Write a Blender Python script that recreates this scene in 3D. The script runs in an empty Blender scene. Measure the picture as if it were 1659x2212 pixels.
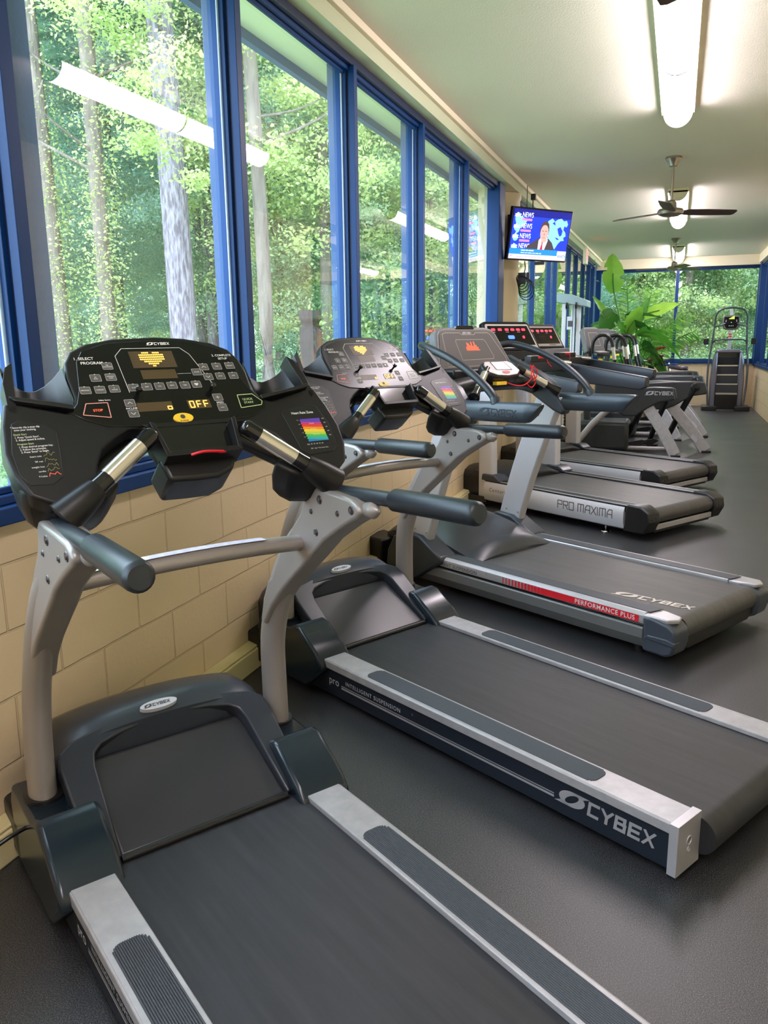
import bpy, bmesh, math, random
from mathutils import Vector, Matrix
D=bpy.data; SC=bpy.context.scene; COL=SC.collection
R=math.radians

# ---------------- camera, world, exposure ----------------
cd=D.cameras.new('camera'); cam=D.objects.new('camera',cd); COL.objects.link(cam); SC.camera=cam
FPX=1725.0; YAW,PIT,ROL=R(19.98),R(12.13),R(-0.66)
_fw=Vector((-math.sin(YAW)*math.cos(PIT),math.cos(YAW)*math.cos(PIT),-math.sin(PIT)))
_r=Vector((math.cos(YAW),math.sin(YAW),0)); _u=_r.cross(_fw)
_R=math.cos(ROL)*_r+math.sin(ROL)*_u; _U=-math.sin(ROL)*_r+math.cos(ROL)*_u
cam.matrix_world=Matrix(((_R.x,_U.x,-_fw.x,0),(_R.y,_U.y,-_fw.y,0),(_R.z,_U.z,-_fw.z,1.5),(0,0,0,1)))
cd.sensor_fit='VERTICAL'; cd.sensor_height=36.0; cd.lens=FPX*36.0/2212.0
cd.clip_start=0.05; cd.clip_end=400
w=D.worlds.new('sky'); SC.world=w; w.use_nodes=True
bg=w.node_tree.nodes['Background']; bg.inputs[0].default_value=(0.64,0.80,1.0,1); bg.inputs[1].default_value=4.3
SC.view_settings.view_transform='Standard'; SC.view_settings.look='None'
SC.view_settings.gamma=1.0; SC.view_settings.use_curve_mapping=False
SC.view_settings.exposure=1.15
LAMP=18.0

# ---------------- materials ----------------
def mat(name,col,rough=.5,metal=0,spec=.5,noise=None,bump=None,emit=None,coat=0,stretch=None,trans=0,cdir='OBJECT'):
    m=D.materials.new(name); m.use_nodes=True; nt=m.node_tree; b=nt.nodes['Principled BSDF']
    c=(*col,1); b.inputs['Base Color'].default_value=c; b.inputs['Roughness'].default_value=rough
    b.inputs['Metallic'].default_value=metal; b.inputs['Specular IOR Level'].default_value=spec
    b.inputs['Coat Weight'].default_value=coat
    if emit: b.inputs['Emission Color'].default_value=(*emit[0],1); b.inputs['Emission Strength'].default_value=emit[1]
    if noise or bump:
        tc=nt.nodes.new('ShaderNodeTexCoord'); mp=nt.nodes.new('ShaderNodeMapping')
        nt.links.new(tc.outputs['Object'],mp.inputs[0])
        if stretch: mp.inputs['Scale'].default_value=stretch
    if noise:   # (scale, other colour, contrast)
        n=nt.nodes.new('ShaderNodeTexNoise'); n.inputs['Scale'].default_value=noise[0]; n.inputs['Detail'].default_value=5
        nt.links.new(mp.outputs[0],n.inputs['Vector'])
        r=nt.nodes.new('ShaderNodeValToRGB'); r.color_ramp.elements[0].position=.5-noise[2]; r.color_ramp.elements[1].position=.5+noise[2]
        r.color_ramp.elements[0].color=c; r.color_ramp.elements[1].color=(*noise[1],1)
        nt.links.new(n.outputs['Fac'],r.inputs[0]); nt.links.new(r.outputs[0],b.inputs['Base Color'])
    if bump:    # (scale, strength, distance)
        n=nt.nodes.new('ShaderNodeTexNoise'); n.inputs['Scale'].default_value=bump[0]; n.inputs['Detail'].default_value=3
        nt.links.new(mp.outputs[0],n.inputs['Vector'])
        bp=nt.nodes.new('ShaderNodeBump'); bp.inputs['Strength'].default_value=bump[1]; bp.inputs['Distance'].default_value=bump[2]
        nt.links.new(n.outputs['Fac'],bp.inputs['Height']); nt.links.new(bp.outputs[0],b.inputs['Normal'])
    return m
def emis(name,col,s): return mat(name,(0.02,0.02,0.02),.4,emit=(col,s))

def block_mat(name,axis='Y'):
    m=mat(name,(.74,.56,.31),.55); nt=m.node_tree; b=nt.nodes['Principled BSDF']
    tc=nt.nodes.new('ShaderNodeTexCoord'); sp=nt.nodes.new('ShaderNodeSeparateXYZ'); cb=nt.nodes.new('ShaderNodeCombineXYZ')
    nt.links.new(tc.outputs['Object'],sp.inputs[0]); nt.links.new(sp.outputs[axis],cb.inputs['X'])
    ad=nt.nodes.new('ShaderNodeMath'); ad.operation='ADD'; ad.inputs[1].default_value=-.045
    nt.links.new(sp.outputs['Z'],ad.inputs[0]); nt.links.new(ad.outputs[0],cb.inputs['Y'])
    mp=nt.nodes.new('ShaderNodeMapping'); mp.inputs['Location'].default_value=(-.11,0,0); nt.links.new(cb.outputs[0],mp.inputs[0])
    # slight unevenness of the joints
    nz=nt.nodes.new('ShaderNodeTexNoise'); nz.inputs['Scale'].default_value=6; nt.links.new(cb.outputs[0],nz.inputs['Vector'])
    ms=nt.nodes.new('ShaderNodeVectorMath'); ms.operation='SCALE'; ms.inputs['Scale'].default_value=.008; nt.links.new(nz.outputs['Color'],ms.inputs[0])
    av=nt.nodes.new('ShaderNodeVectorMath'); av.operation='ADD'; nt.links.new(mp.outputs[0],av.inputs[0]); nt.links.new(ms.outputs[0],av.inputs[1])
    br=nt.nodes.new('ShaderNodeTexBrick'); br.offset=.5; br.inputs['Scale'].default_value=1; br.inputs['Mortar Size'].default_value=.005
    br.inputs['Mortar Smooth'].default_value=.5; br.inputs['Brick Width'].default_value=.41; br.inputs['Row Height'].default_value=.205
    br.inputs['Color1'].default_value=(.76,.61,.39,1); br.inputs['Color2'].default_value=(.745,.595,.375,1); br.inputs['Mortar'].default_value=(.68,.53,.33,1)  # joints have the same paint; the shade of the grooves darkens their colour
    nt.links.new(av.outputs[0],br.inputs['Vector']); nt.links.new(br.outputs['Color'],b.inputs['Base Color'])
    n2=nt.nodes.new('ShaderNodeTexNoise'); n2.inputs['Scale'].default_value=60; n2.inputs['Detail'].default_value=6; nt.links.new(tc.outputs['Object'],n2.inputs['Vector'])
    mm=nt.nodes.new('ShaderNodeMath'); mm.operation='MULTIPLY_ADD'; mm.inputs[1].default_value=-1.0; nt.links.new(br.outputs['Fac'],mm.inputs[0])
    m3=nt.nodes.new('ShaderNodeMath'); m3.operation='MULTIPLY'; m3.inputs[1].default_value=.22; nt.links.new(n2.outputs['Fac'],m3.inputs[0]); nt.links.new(m3.outputs[0],mm.inputs[2])
    bp=nt.nodes.new('ShaderNodeBump'); bp.inputs['Strength'].default_value=.9; bp.inputs['Distance'].default_value=.006
    nt.links.new(mm.outputs[0],bp.inputs['Height']); nt.links.new(bp.outputs[0],b.inputs['Normal'])
    return m
def floor_mat():
    m=mat('rubber_floor',(.028,.03,.035),.42,spec=.75); nt=m.node_tree; b=nt.nodes['Principled BSDF']
    tc=nt.nodes.new('ShaderNodeTexCoord')
    n=nt.nodes.new('ShaderNodeTexNoise'); n.inputs['Scale'].default_value=330; n.inputs['Detail'].default_value=3; nt.links.new(tc.outputs['Object'],n.inputs['Vector'])
    r=nt.nodes.new('ShaderNodeValToRGB'); e=r.color_ramp.elements; e[0].position=.45; e[0].color=(.0055,.0075,.012,1); e[1].position=.78; e[1].color=(.20,.195,.20,1)
    nt.links.new(n.outputs['Fac'],r.inputs[0])
    n3=nt.nodes.new('ShaderNodeTexNoise'); n3.inputs['Scale'].default_value=1.3; n3.inputs['Detail'].default_value=4; nt.links.new(tc.outputs['Object'],n3.inputs['Vector'])
    mx=nt.nodes.new('ShaderNodeMixRGB'); mx.blend_type='MULTIPLY'; mx.inputs[0].default_value=.5
    nt.links.new(r.outputs[0],mx.inputs[1]); nt.links.new(n3.outputs['Fac'],mx.inputs[2]); nt.links.new(mx.outputs[0],b.inputs['Base Color'])
    bp=nt.nodes.new('ShaderNodeBump'); bp.inputs['Strength'].default_value=.35; bp.inputs['Distance'].default_value=.002
    nt.links.new(n.outputs['Fac'],bp.inputs['Height']); nt.links.new(bp.outputs[0],b.inputs['Normal'])
    rr=nt.nodes.new('ShaderNodeMapRange'); rr.inputs['To Min'].default_value=.30; rr.inputs['To Max'].default_value=.44
    nt.links.new(n3.outputs['Fac'],rr.inputs[0]); nt.links.new(rr.outputs[0],b.inputs['Roughness'])
    return m
def glass_mat():
    m=D.materials.new('window_glass'); m.use_nodes=True; nt=m.node_tree; nt.nodes.clear()
    o=nt.nodes.new('ShaderNodeOutputMaterial'); t=nt.nodes.new('ShaderNodeBsdfTransparent'); g=nt.nodes.new('ShaderNodeBsdfGlossy')
    t.inputs[0].default_value=(.93,.97,.95,1); g.inputs['Roughness'].default_value=0.0; g.inputs[0].default_value=(1,1,1,1)
    f=nt.nodes.new('ShaderNodeFresnel'); f.inputs[0].default_value=1.52
    mu=nt.nodes.new('ShaderNodeMath'); mu.operation='MULTIPLY'; mu.inputs[1].default_value=1.7; mu.use_clamp=True
    x=nt.nodes.new('ShaderNodeMixShader'); nt.links.new(f.outputs[0],mu.inputs[0]); nt.links.new(mu.outputs[0],x.inputs[0])
    nt.links.new(t.outputs[0],x.inputs[1]); nt.links.new(g.outputs[0],x.inputs[2]); nt.links.new(x.outputs[0],o.inputs[0])
    return m
def leaf_mat(name,c1,c2,tr=.45,rough=.5):
    m=D.materials.new(name); m.use_nodes=True; nt=m.node_tree; nt.nodes.clear()
    o=nt.nodes.new('ShaderNodeOutputMaterial'); d=nt.nodes.new('ShaderNodeBsdfPrincipled'); t=nt.nodes.new('ShaderNodeBsdfTranslucent'); x=nt.nodes.new('ShaderNodeMixShader')
    tc=nt.nodes.new('ShaderNodeTexCoord'); n=nt.nodes.new('ShaderNodeTexNoise'); n.inputs['Scale'].default_value=1.1; n.inputs['Detail'].default_value=6
    nt.links.new(tc.outputs['Object'],n.inputs['Vector'])
    r=nt.nodes.new('ShaderNodeValToRGB'); e=r.color_ramp.elements; e[0].position=.36; e[0].color=(*c1,1); e[1].position=.64; e[1].color=(*c2,1)
    nt.links.new(n.outputs['Fac'],r.inputs[0]); nt.links.new(r.outputs[0],d.inputs['Base Color']); nt.links.new(r.outputs[0],t.inputs[0])
    d.inputs['Roughness'].default_value=rough; x.inputs[0].default_value=tr
    nt.links.new(d.outputs[0],x.inputs[1]); nt.links.new(t.outputs[0],x.inputs[2]); nt.links.new(x.outputs[0],o.inputs[0])
    return m
M={}
def defm(k,*a,**kw): M[k]=mat(k,*a,**kw)
defm('black_plastic',(.008,.008,.009),.38,bump=(400,.15,.001))
defm('gloss_black',(.006,.006,.007),.12,coat=.3)
defm('panel_black',(.004,.004,.004),.24,spec=.4)
defm('shell_charcoal',(.008,.0075,.008),.42,spec=.38,bump=(500,.2,.001))
defm('hood_slate',(.030,.036,.048),.30,bump=(300,.1,.001))
defm('hood_pad',(.030,.031,.037),.34,noise=(3,(.040,.040,.047),.3))
defm('cover_blue_black',(.011,.020,.030),.22)
defm('navy_panel',(.008,.012,.022),.45)
defm('tower_grey',(.30,.275,.255),.36,metal=.35,noise=(2,(.36,.335,.315),.3))
defm('silver',(.45,.44,.46),.36,metal=.45,noise=(9,(.52,.51,.53),.25))
defm('worn_silver',(.38,.37,.385),.42,metal=.3,noise=(25,(.46,.45,.465),.2))
defm('chrome',(.75,.74,.72),.14,metal=1)
defm('steel_grip',(.72,.68,.60),.22,metal=.9)
defm('rust',(.30,.12,.05),.8,noise=(60,(.42,.22,.10),.2))
defm('belt',(.013,.0135,.017),.44,noise=(3.2,(.028,.028,.034),.22),bump=(900,.3,.001),stretch=(1,14,1))
defm('grip_rubber',(.013,.018,.024),.40)
defm('tread_pad',(.048,.054,.064),.5)
defm('white_print',(.82,.82,.80),.5)
defm('grey_print',(.60,.60,.62),.5)
defm('dark_print',(.06,.06,.065),.5)
defm('button_grey',(.10,.095,.09),.5)
defm('disp_brown',(.045,.030,.016),.3)
defm('yellow',(.95,.62,.04),.4)
defm('red',(.75,.015,.03),.45)
defm('blue_frame',(.001,.034,.150),.45,spec=.3)
defm('blue_shaded',(.004,.012,.055),.4)  # frame blue darkened, shade painted into the head and mullion recesses
defm('gasket_grey',(.42,.45,.50),.5)
defm('cream_paint',(.80,.68,.44),.5,bump=(60,.2,.003))
defm('trim_cream',(.86,.78,.58),.5)
defm('ledge_cream',(.78,.70,.40),.45,noise=(5,(.72,.63,.34),.3))
defm('ceiling',(.74,.71,.60),.8,bump=(110,.55,.004))
defm('beam_green_lit',(.62,.66,.46),.22)  # green glow from the grass is put into this colour
defm('pm_silver',(.60,.60,.63),.4,metal=.35)
defm('slate_blue_arm',(.035,.048,.062),.33)
defm('t3_grey',(.20,.20,.20),.4,metal=.3)
defm('t3_darkcap',(.055,.065,.085),.35)
defm('t3_console',(.14,.132,.132),.42)
defm('t3_face',(.10,.094,.096),.38)
defm('lcd_white',(.5,.5,.5),.3,emit=((1,.98,.95),.9))
defm('bronze',(.10,.055,.05),.35,metal=.5)
defm('nickel',(.46,.40,.34),.3,metal=.9)
defm('bark',(.15,.12,.15),.9,noise=(26,(.36,.31,.37),.12),bump=(26,1,.05),stretch=(1,1,.22))
defm('bark_brown',(.15,.115,.10),.9,noise=(9,(.27,.22,.19),.22),bump=(14,1,.05),stretch=(1,1,.25))
defm('bark_burnt',(.045,.042,.05),.95,noise=(2.2,(.26,.10,.05),.10),bump=(14,1,.05),stretch=(1,1,.3))
defm('grass',(.26,.36,.18),.9,noise=(1.5,(.40,.48,.28),.3))
defm('soil',(.05,.035,.02),.9)
defm('pot',(.30,.12,.07),.7)
defm('weights',(.02,.02,.02),.5)
defm('exterior_paint',(.035,.085,.23),.6,bump=(60,.4,.004))
defm('skin',(.72,.40,.32),.5)
defm('bolt_metal',(.10,.09,.085),.35,metal=.6)
LED_A=emis('led_amber',(1,.42,.05),2.6); LED_R=emis('led_red',(1,.02,.04),2.4); LED_B=emis('led_blue',(.03,.08,1),3.0)
LED_O=emis('led_orange',(1,.10,.04),1.0); LED_G=emis('led_green',(.45,1,.05),2.0)
M['led_off']=mat('led_off',(.085,.055,.022),.4)
M['lamp']=emis('lamp_lens',(1,.875,.95),LAMP)
M['block_y']=block_mat('painted_block_side','Y'); M['block_x']=block_mat('painted_block_end','X')
M['floor']=floor_mat(); M['glass']=glass_mat()
M['leafA']=leaf_mat('leaf_hazed_green',(.27,.43,.25),(.52,.66,.42)); M['leafB']=leaf_mat('leaf_blue_green',(.22,.40,.31),(.44,.62,.51))  # leaf colours paled to stand for haze over the woods
M['leafC']=leaf_mat('leaf_yellow_green',(.42,.54,.18),(.72,.76,.38)); M['needle']=leaf_mat('pine_needle',(.22,.42,.33),(.44,.64,.52),.35)  # these leaf colours carry the painted haze as well
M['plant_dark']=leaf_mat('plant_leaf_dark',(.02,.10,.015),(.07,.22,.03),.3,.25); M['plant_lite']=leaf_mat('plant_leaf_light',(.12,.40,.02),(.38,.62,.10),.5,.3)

# ---------------- mesh builder ----------------
def cr(pts,n=6):
    P=[Vector(p) for p in pts]; out=[]
    for i in range(len(P)-1):
        a=P[max(i-1,0)];b=P[i];c=P[i+1];d=P[min(i+2,len(P)-1)]
        for k in range(n):
            t=k/n; out.append(.5*((2*b)+(c-a)*t+(2*a-5*b+4*c-d)*t*t+(3*b-a-3*c+d)*t**3))
    out.append(P[-1]); return out
class MB:
    def __init__(s): s.v=[];s.f=[];s.mi=[];s.mats=[]
    def m(s,name):
        mt=M[name] if isinstance(name,str) else name
        if mt not in s.mats: s.mats.append(mt)
        return s.mats.index(mt)
    def add(s,vs,fs,mt):
        k=len(s.v); i=s.m(mt); s.v+= [tuple(v) for v in vs]
        for f in fs: s.f.append([k+j for j in f]); s.mi.append(i)
    def box(s,x0,x1,y0,y1,z0,z1,mt):
        vs=[(x,y,z) for z in (z0,z1) for y in (y0,y1) for x in (x0,x1)]
        s.add(vs,[(0,2,3,1),(4,5,7,6),(0,1,5,4),(2,6,7,3),(0,4,6,2),(1,3,7,5)],mt); return s
    def prism(s,pts,o,e1,e2,e3,d0,d1,mt,mside=None):
        o,e1,e2,e3=map(Vector,(o,e1,e2,e3)); n=len(pts)
        A=[o+e1*p[0]+e2*p[1]+e3*d0 for p in pts]; B=[o+e1*p[0]+e2*p[1]+e3*d1 for p in pts]
        ar=sum(pts[i][0]*pts[(i+1)%n][1]-pts[(i+1)%n][0]*pts[i][1] for i in range(n))
        flip=(ar<0)!=(e1.cross(e2).dot(e3)*(d1-d0)<0)
        fs0=[tuple(reversed(range(n))),tuple(range(n,2*n))]; fs1=[(i,(i+1)%n,n+(i+1)%n,n+i) for i in range(n)]
        if flip: fs0=[tuple(reversed(f)) for f in fs0]; fs1=[tuple(reversed(f)) for f in fs1]
        s.add(A+B,fs0,mt); k=len(s.v)-2*n; i=s.m(mside or mt)
        for f in fs1: s.f.append([k+j for j in f]); s.mi.append(i)
        return s
    def uz(s,pts,v0,v1,mt): return s.prism(pts,(0,0,0),(1,0,0),(0,0,1),(0,1,0),v0,v1,mt)
    def tube(s,pts,r,mt,seg=14,flat=None,caps=True,up=(0,0,1),smooth=0):
        P=cr(pts,smooth) if smooth else [Vector(p) for p in pts]
        n=len(P); rs=r if isinstance(r,(list,tuple)) else [r]*n
        if len(rs)!=n: # resample
            q=len(rs); rs=[rs[min(int(i*(q-1)/(n-1)),q-2)]*(1-(i*(q-1)/(n-1)-min(int(i*(q-1)/(n-1)),q-2)))+rs[min(int(i*(q-1)/(n-1)),q-2)+1]*(i*(q-1)/(n-1)-min(int(i*(q-1)/(n-1)),q-2)) for i in range(n)]
        k=len(s.v); i0=s.m(mt); up=Vector(up)
        for i,p in enumerate(P):
            t=(P[min(i+1,n-1)]-P[max(i-1,0)]).normalized()
            a=up.cross(t)
            if a.length<1e-3: a=Vector((1,0,0)).cross(t)
            a.normalize(); b=t.cross(a)
            for j in range(seg):
                th=2*math.pi*j/seg; fa,fb=(flat or (1,1))
                q=p+a*math.cos(th)*rs[i]*fa+b*math.sin(th)*rs[i]*fb; s.v.append(tuple(q))
        for i in range(n-1):
            for j in range(seg):
                s.f.append([k+i*seg+j,k+i*seg+(j+1)%seg,k+(i+1)*seg+(j+1)%seg,k+(i+1)*seg+j]); s.mi.append(i0)
        if caps:
            s.f.append([k+j for j in reversed(range(seg))]); s.mi.append(i0); s.f.append([k+(n-1)*seg+j for j in range(seg)]); s.mi.append(i0)
        return s
    def lathe(s,prof,o,mt,axis=(0,0,1),seg=28):
        o=Vector(o); ax=Vector(axis).normalized(); a=ax.orthogonal().normalized(); b=ax.cross(a); k=len(s.v); i0=s.m(mt)
        for r,h in prof:
            for j in range(seg):
                th=2*math.pi*j/seg; s.v.append(tuple(o+ax*h+(a*math.cos(th)+b*math.sin(th))*max(r,1e-4)))
        for i in range(len(prof)-1):
            for j in range(seg): s.f.append([k+i*seg+j,k+i*seg+(j+1)%seg,k+(i+1)*seg+(j+1)%seg,k+(i+1)*seg+j]); s.mi.append(i0)
        s.f.append([k+j for j in reversed(range(seg))]); s.mi.append(i0); q=k+(len(prof)-1)*seg
        s.f.append([q+j for j in range(seg)]); s.mi.append(i0); return s
    def loft(s,rings,mt,closed=True,caps=True):
        k=len(s.v); i0=s.m(mt); n=len(rings[0])
        for r in rings: s.v+=[tuple(p) for p in r]
        for i in range(len(rings)-1):
            for j in range(n if closed else n-1): s.f.append([k+i*n+j,k+i*n+(j+1)%n,k+(i+1)*n+(j+1)%n,k+(i+1)*n+j]); s.mi.append(i0)
        if caps and closed:
            s.f.append([k+j for j in reversed(range(n))]); s.mi.append(i0); s.f.append([k+(len(rings)-1)*n+j for j in range(n)]); s.mi.append(i0)
        return s
    def text(s,txt,size,o,ex,ey,ez,mt,align='LEFT',bold=0.0,shear=0,lift=.0006,space=1.0,sx=1.0):
        me=text_mesh(txt,bold,shear,align,space); o,ex,ey,ez=map(Vector,(o,ex,ey,ez))
        k=len(s.v); i0=s.m(mt)
        for p in me[0]: s.v.append(tuple(o+ex*p[0]*size*sx+ey*p[1]*size+ez*lift))
        for f in me[1]: s.f.append([k+j for j in f]); s.mi.append(i0)
        return s
    def quad(s,pts,mt): s.add(pts,[(0,1,2,3)],mt); return s
    def build(s,name,parent=None,smooth=30,bevel=0,sub=0,recalc=True,seg=2,loc=None):
        me=D.meshes.new(name); me.from_pydata(s.v,[],s.f); me.update()
        for mt in s.mats: me.materials.append(mt)
        me.polygons.foreach_set('material_index',s.mi)
        if recalc:
            bm=bmesh.new(); bm.from_mesh(me); bmesh.ops.recalc_face_normals(bm,faces=bm.faces); bm.to_mesh(me); bm.free()
        me.polygons.foreach_set('use_smooth',[True]*len(me.polygons)); me.set_sharp_from_angle(angle=R(smooth))
        o=D.objects.new(name,me); COL.objects.link(o)
        if parent: o.parent=parent
        if loc: o.location=loc
        if bevel:
            b=o.modifiers.new('bevel','BEVEL'); b.width=bevel; b.segments=seg; b.limit_method='ANGLE'; b.angle_limit=R(35); b.harden_normals=False
        if sub:
            b=o.modifiers.new('sub','SUBSURF'); b.levels=sub; b.render_levels=sub
        return o
_tc={}
def text_mesh(txt,bold,shear,align,space):
    key=(txt,bold,shear,align,space)
    if key not in _tc:
        c=D.curves.new('t','FONT'); c.body=txt; c.offset=bold; c.shear=shear; c.align_x=align; c.space_character=space; c.resolution_u=3
        o=D.objects.new('t',c); me=D.meshes.new_from_object(o)
        _tc[key]=([tuple(v.co) for v in me.vertices],[tuple(p.vertices) for p in me.polygons])
        D.objects.remove(o); D.meshes.remove(me)
    return _tc[key]
def empty(name,loc,rz=0,label=None,cat=None,group=None,kind=None):
    o=D.objects.new(name,None); COL.objects.link(o); o.location=loc; o.rotation_euler=(0,0,rz); o.empty_display_size=.1
    return tag(o,label,cat,group,kind)
def tag(o,label=None,cat=None,group=None,kind=None):
    if label: o['label']=label
    if cat: o['category']=cat
    if group: o['group']=group
    if kind: o['kind']=kind
    return o
def dup(o,parent=None):
    c=o.copy(); COL.objects.link(c)
    if parent: c.parent=parent
    for ch in [x for x in D.objects if x.parent==o]: dup(ch,c)
    return c
def rrect(w,h,r,n=4,cx=0,cy=0):
    out=[]
    for sx,sy,a0 in ((1,1,0),(-1,1,90),(-1,-1,180),(1,-1,270)):
        for k in range(n+1):
            a=R(a0+90*k/n); out.append((cx+sx*(w/2-r)+r*math.cos(a),cy+sy*(h/2-r)+r*math.sin(a)))
    return out
def arcpts(cx,cy,rx,ry,a0,a1,n): return [(cx+rx*math.cos(R(a0+(a1-a0)*i/n)),cy+ry*math.sin(R(a0+(a1-a0)*i/n))) for i in range(n+1)]
def swoosh(mb,o,ex,ey,ez,size,mt,lift=.0006):
    # eye-shaped ring of two crescents with drawn-out tips
    o,ex,ey,ez=map(Vector,(o,ex,ey,ez)); n=32
    def P(x,y): return o+ex*(x+y*.15)*size+ey*y*size+ez*lift
    A=[];B=[]
    for i in range(n+1):
        t=2*math.pi*i/n; A.append(P(math.cos(t),.55*math.sin(t)))
        x,y=.56*math.cos(t),.25*math.sin(t); c,s=math.cos(.55),math.sin(.55); B.append(P(x*c-y*s,x*s+y*c))
    mb.add(A+B,[(i,i+1,n+2+i,n+1+i) for i in range(n)],mt)
    mb.add([P(-.05,.55),P(1.30,.54),P(.80,.33)],[(0,1,2)],mt); mb.add([P(.05,-.55),P(-1.30,-.54),P(-.80,-.33)],[(0,1,2)],mt)
GLY={'C':[[(.88,.89),(.11,.89),(.11,.11),(.88,.11)]],'Y':[[(.0,1.0),(.5,.48),(1.0,1.0)],[(.5,.5),(.5,0)]],'B':[[(.11,0),(.11,.89),(.82,.89),(.82,.52),(.11,.52)],[(.82,.52),(.88,.5),(.88,.11),(.11,.11)]],'E':[[(.9,.89),(.11,.89),(.11,.11),(.9,.11)],[(.11,.5),(.8,.5)]],'X':[[(.05,1),(.95,0)],[(.95,1),(.05,0)]]}
def block_text(mb,txt,h,o,ex,ey,ez,mt,lift=.0006,wd=.78,gap=.16,th=.105):
    o,ex,ey,ez=map(Vector,(o,ex,ey,ez)); x=0; k=0
    for ch in txt:
        for st in GLY[ch]:
            for a,b in zip(st,st[1:]):
                ax,ay,bx,by=a[0]*wd,a[1],b[0]*wd,b[1]; dx,dy=bx-ax,by-ay; l=math.hypot(dx,dy); ux,uy=dx/l*th,dy/l*th; q=0 if ch in 'YX' and (ay in (0,1) or by in (0,1)) else 1
                pts=[(ax-ux*q-uy,ay-uy*q+ux),(bx+ux*q-uy,by+uy*q+ux),(bx+ux*q+uy,by+uy*q-ux),(ax-ux*q+uy,ay-uy*q-ux)]
                k+=1; mb.add([o+ex*(x+p[0]+max(0,min(1,p[1]))*.12)*h+ey*max(0,min(1,p[1]))*h+ez*(lift+k*.00001) for p in pts],[(0,1,2,3)],mt)
        x+=wd+gap
def logo(mb,o,ex,ey,ez,h,mt,lift=.0006):
    # emblem followed by the wordmark, cap height h
    o,ex,ey=Vector(o),Vector(ex),Vector(ey)
    swoosh(mb,o+ex*h*1.0+ey*h*.5,ex,ey,ez,h*.92,mt,lift)
    block_text(mb,'CYBEX',h*.95,o+ex*h*2.1,ex,ey,ez,mt,lift+.0002)

# ---------------- the room ----------------
def struct(name,mb,**k):
    o=mb.build(name,**k); o['kind']='structure'; return o
XW=-1.84; XR=1.57; YF=19.2; YB=-3.0; ZC=3.18
struct('floor',MB().box(XW-.2,XR+.2,YB-.2,YF+.2,-.12,0,'floor'))
struct('wall_left',MB().box(XW-.24,XW,YB,YF+.2,0,.985,'block_y'))
struct('wall_far',MB().box(XW,XR,YF,YF+.22,0,.925,'block_x'))
struct('wall_right',MB().box(XR,XR+.24,YB,YF+.2,0,.885,'block_y').box(XR,XR+.24,YB,11.5,.885,ZC,'block_y'))
struct('wall_back',MB().box(XW-.24,XR+.24,YB-.22,YB,0,ZC,'block_x'))
struct('ceiling',MB().box(XW-.31,XR+.5,YB-.3,YF+.5,ZC,ZC+.2,'ceiling'))
struct('baseboard_left',MB().box(XW+.001,XW+.075,YB,YF,0,.10,'ledge_cream').box(XW+.001,XW+.068,YB,YF,.10,.112,'ledge_cream'),bevel=.006)
struct('trim_1',MB().box(XW-.10,-1.73,YB,YF,3.052,3.136,'beam_green_lit'))
struct('trim_2',MB().box(XW-.10,-1.70,YB,YF,3.136,ZC,'trim_cream'),bevel=.004)
struct('trim_3',MB().box(XW,XR,YF-.10,YF+.22,2.975,ZC,'trim_cream'))
struct('trim_4',MB().box(XR-.08,XR+.24,11.5,YF-.1,3.0,ZC,'trim_cream'))
def mullion(mb_axis,y,deep=True):
    pass
def window(name,axis,pos,inner,a0,a1,z0,z1,mull,posts=(),slim=False):
    # axis 'y': the window runs along Y at x=pos, room side in direction inner (+1/-1); axis 'x' runs along X
    w=empty(name,(0,0,0),kind='structure')
    def bx(mb,d0,d1,b0,b1,c0,c1,mt):
        lo,hi=sorted((pos+inner*d0,pos+inner*d1))
        if axis=='y': mb.box(lo,hi,b0,b1,c0,c1,mt)
        else: mb.box(b0,b1,lo,hi,c0,c1,mt)
    m=MB(); bx(m,-.06,.035,a0,a1,z0,z0+.052,'blue_frame'); bx(m,-.045,.004,a0,a1,z0+.052,z0+.08,'blue_frame'); bx(m,-.04,-.02,a0,a1,z0+.08,z0+.10,'blue_frame')
    m.build('window_sill',w,bevel=.004)
    m=MB(); bx(m,-.06,.03,a0,a1,z1-.045,z1,'blue_shaded'); bx(m,-.045,.002,a0,a1,z1-.068,z1-.045,'blue_frame'); bx(m,-.04,-.02,a0,a1,z1-.085,z1-.068,'blue_frame')
    m.build('window_head',w,bevel=.003)
    for y in mull:
        if slim:
            m=MB(); bx(m,-.045,.012,y-.06,y,z0+.05,z1-.04,'blue_frame'); m.build('mullion',w,bevel=.002); continue
        m=MB(); bx(m,.0,.035,y-.05,y,z0+.05,z1-.04,'blue_frame'); bx(m,-.015,.0,y-.045,y-.02,z0+.05,z1-.04,'blue_shaded')
        bx(m,-.034,-.012,y-.062,y-.006,z0+.05,z1-.06,'blue_frame'); bx(m,-.04,-.034,y-.074,y+.004,z0+.05,z1-.06,'gasket_grey'); bx(m,-.08,-.04,y-.05,y-.01,z0+.05,z1-.04,'blue_frame')
        m.build('mullion',w,bevel=.002)
    for p0,p1 in posts:
        m=MB(); bx(m,-.08,.05,p0,p1,z0,z1,'blue_frame'); m.build('post',w,bevel=.006)
    ed=[a0]+[y-.03 for y in mull]+[a1]
    for i in range(len(ed)-1):
        b0,b1=ed[i],ed[i+1]
        if any(p0<=b0+.01 and b1-.01<=p1 for p0,p1 in posts): continue
        x=pos-inner*.03
        if axis=='y': q=[(x,b0,z0+.04),(x,b1,z0+.04),(x,b1,z1-.04),(x,b0,z1-.04)]
        else: q=[(b0,x,z0+.04),(b1,x,z0+.04),(b1,x,z1-.04),(b0,x,z1-.04)]
        MB().quad(q,'glass').build('pane',w,recalc=False)
    return w
ML=[-2.0,-.68,.64,1.96,3.28,4.60,5.92,7.25]
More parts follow.
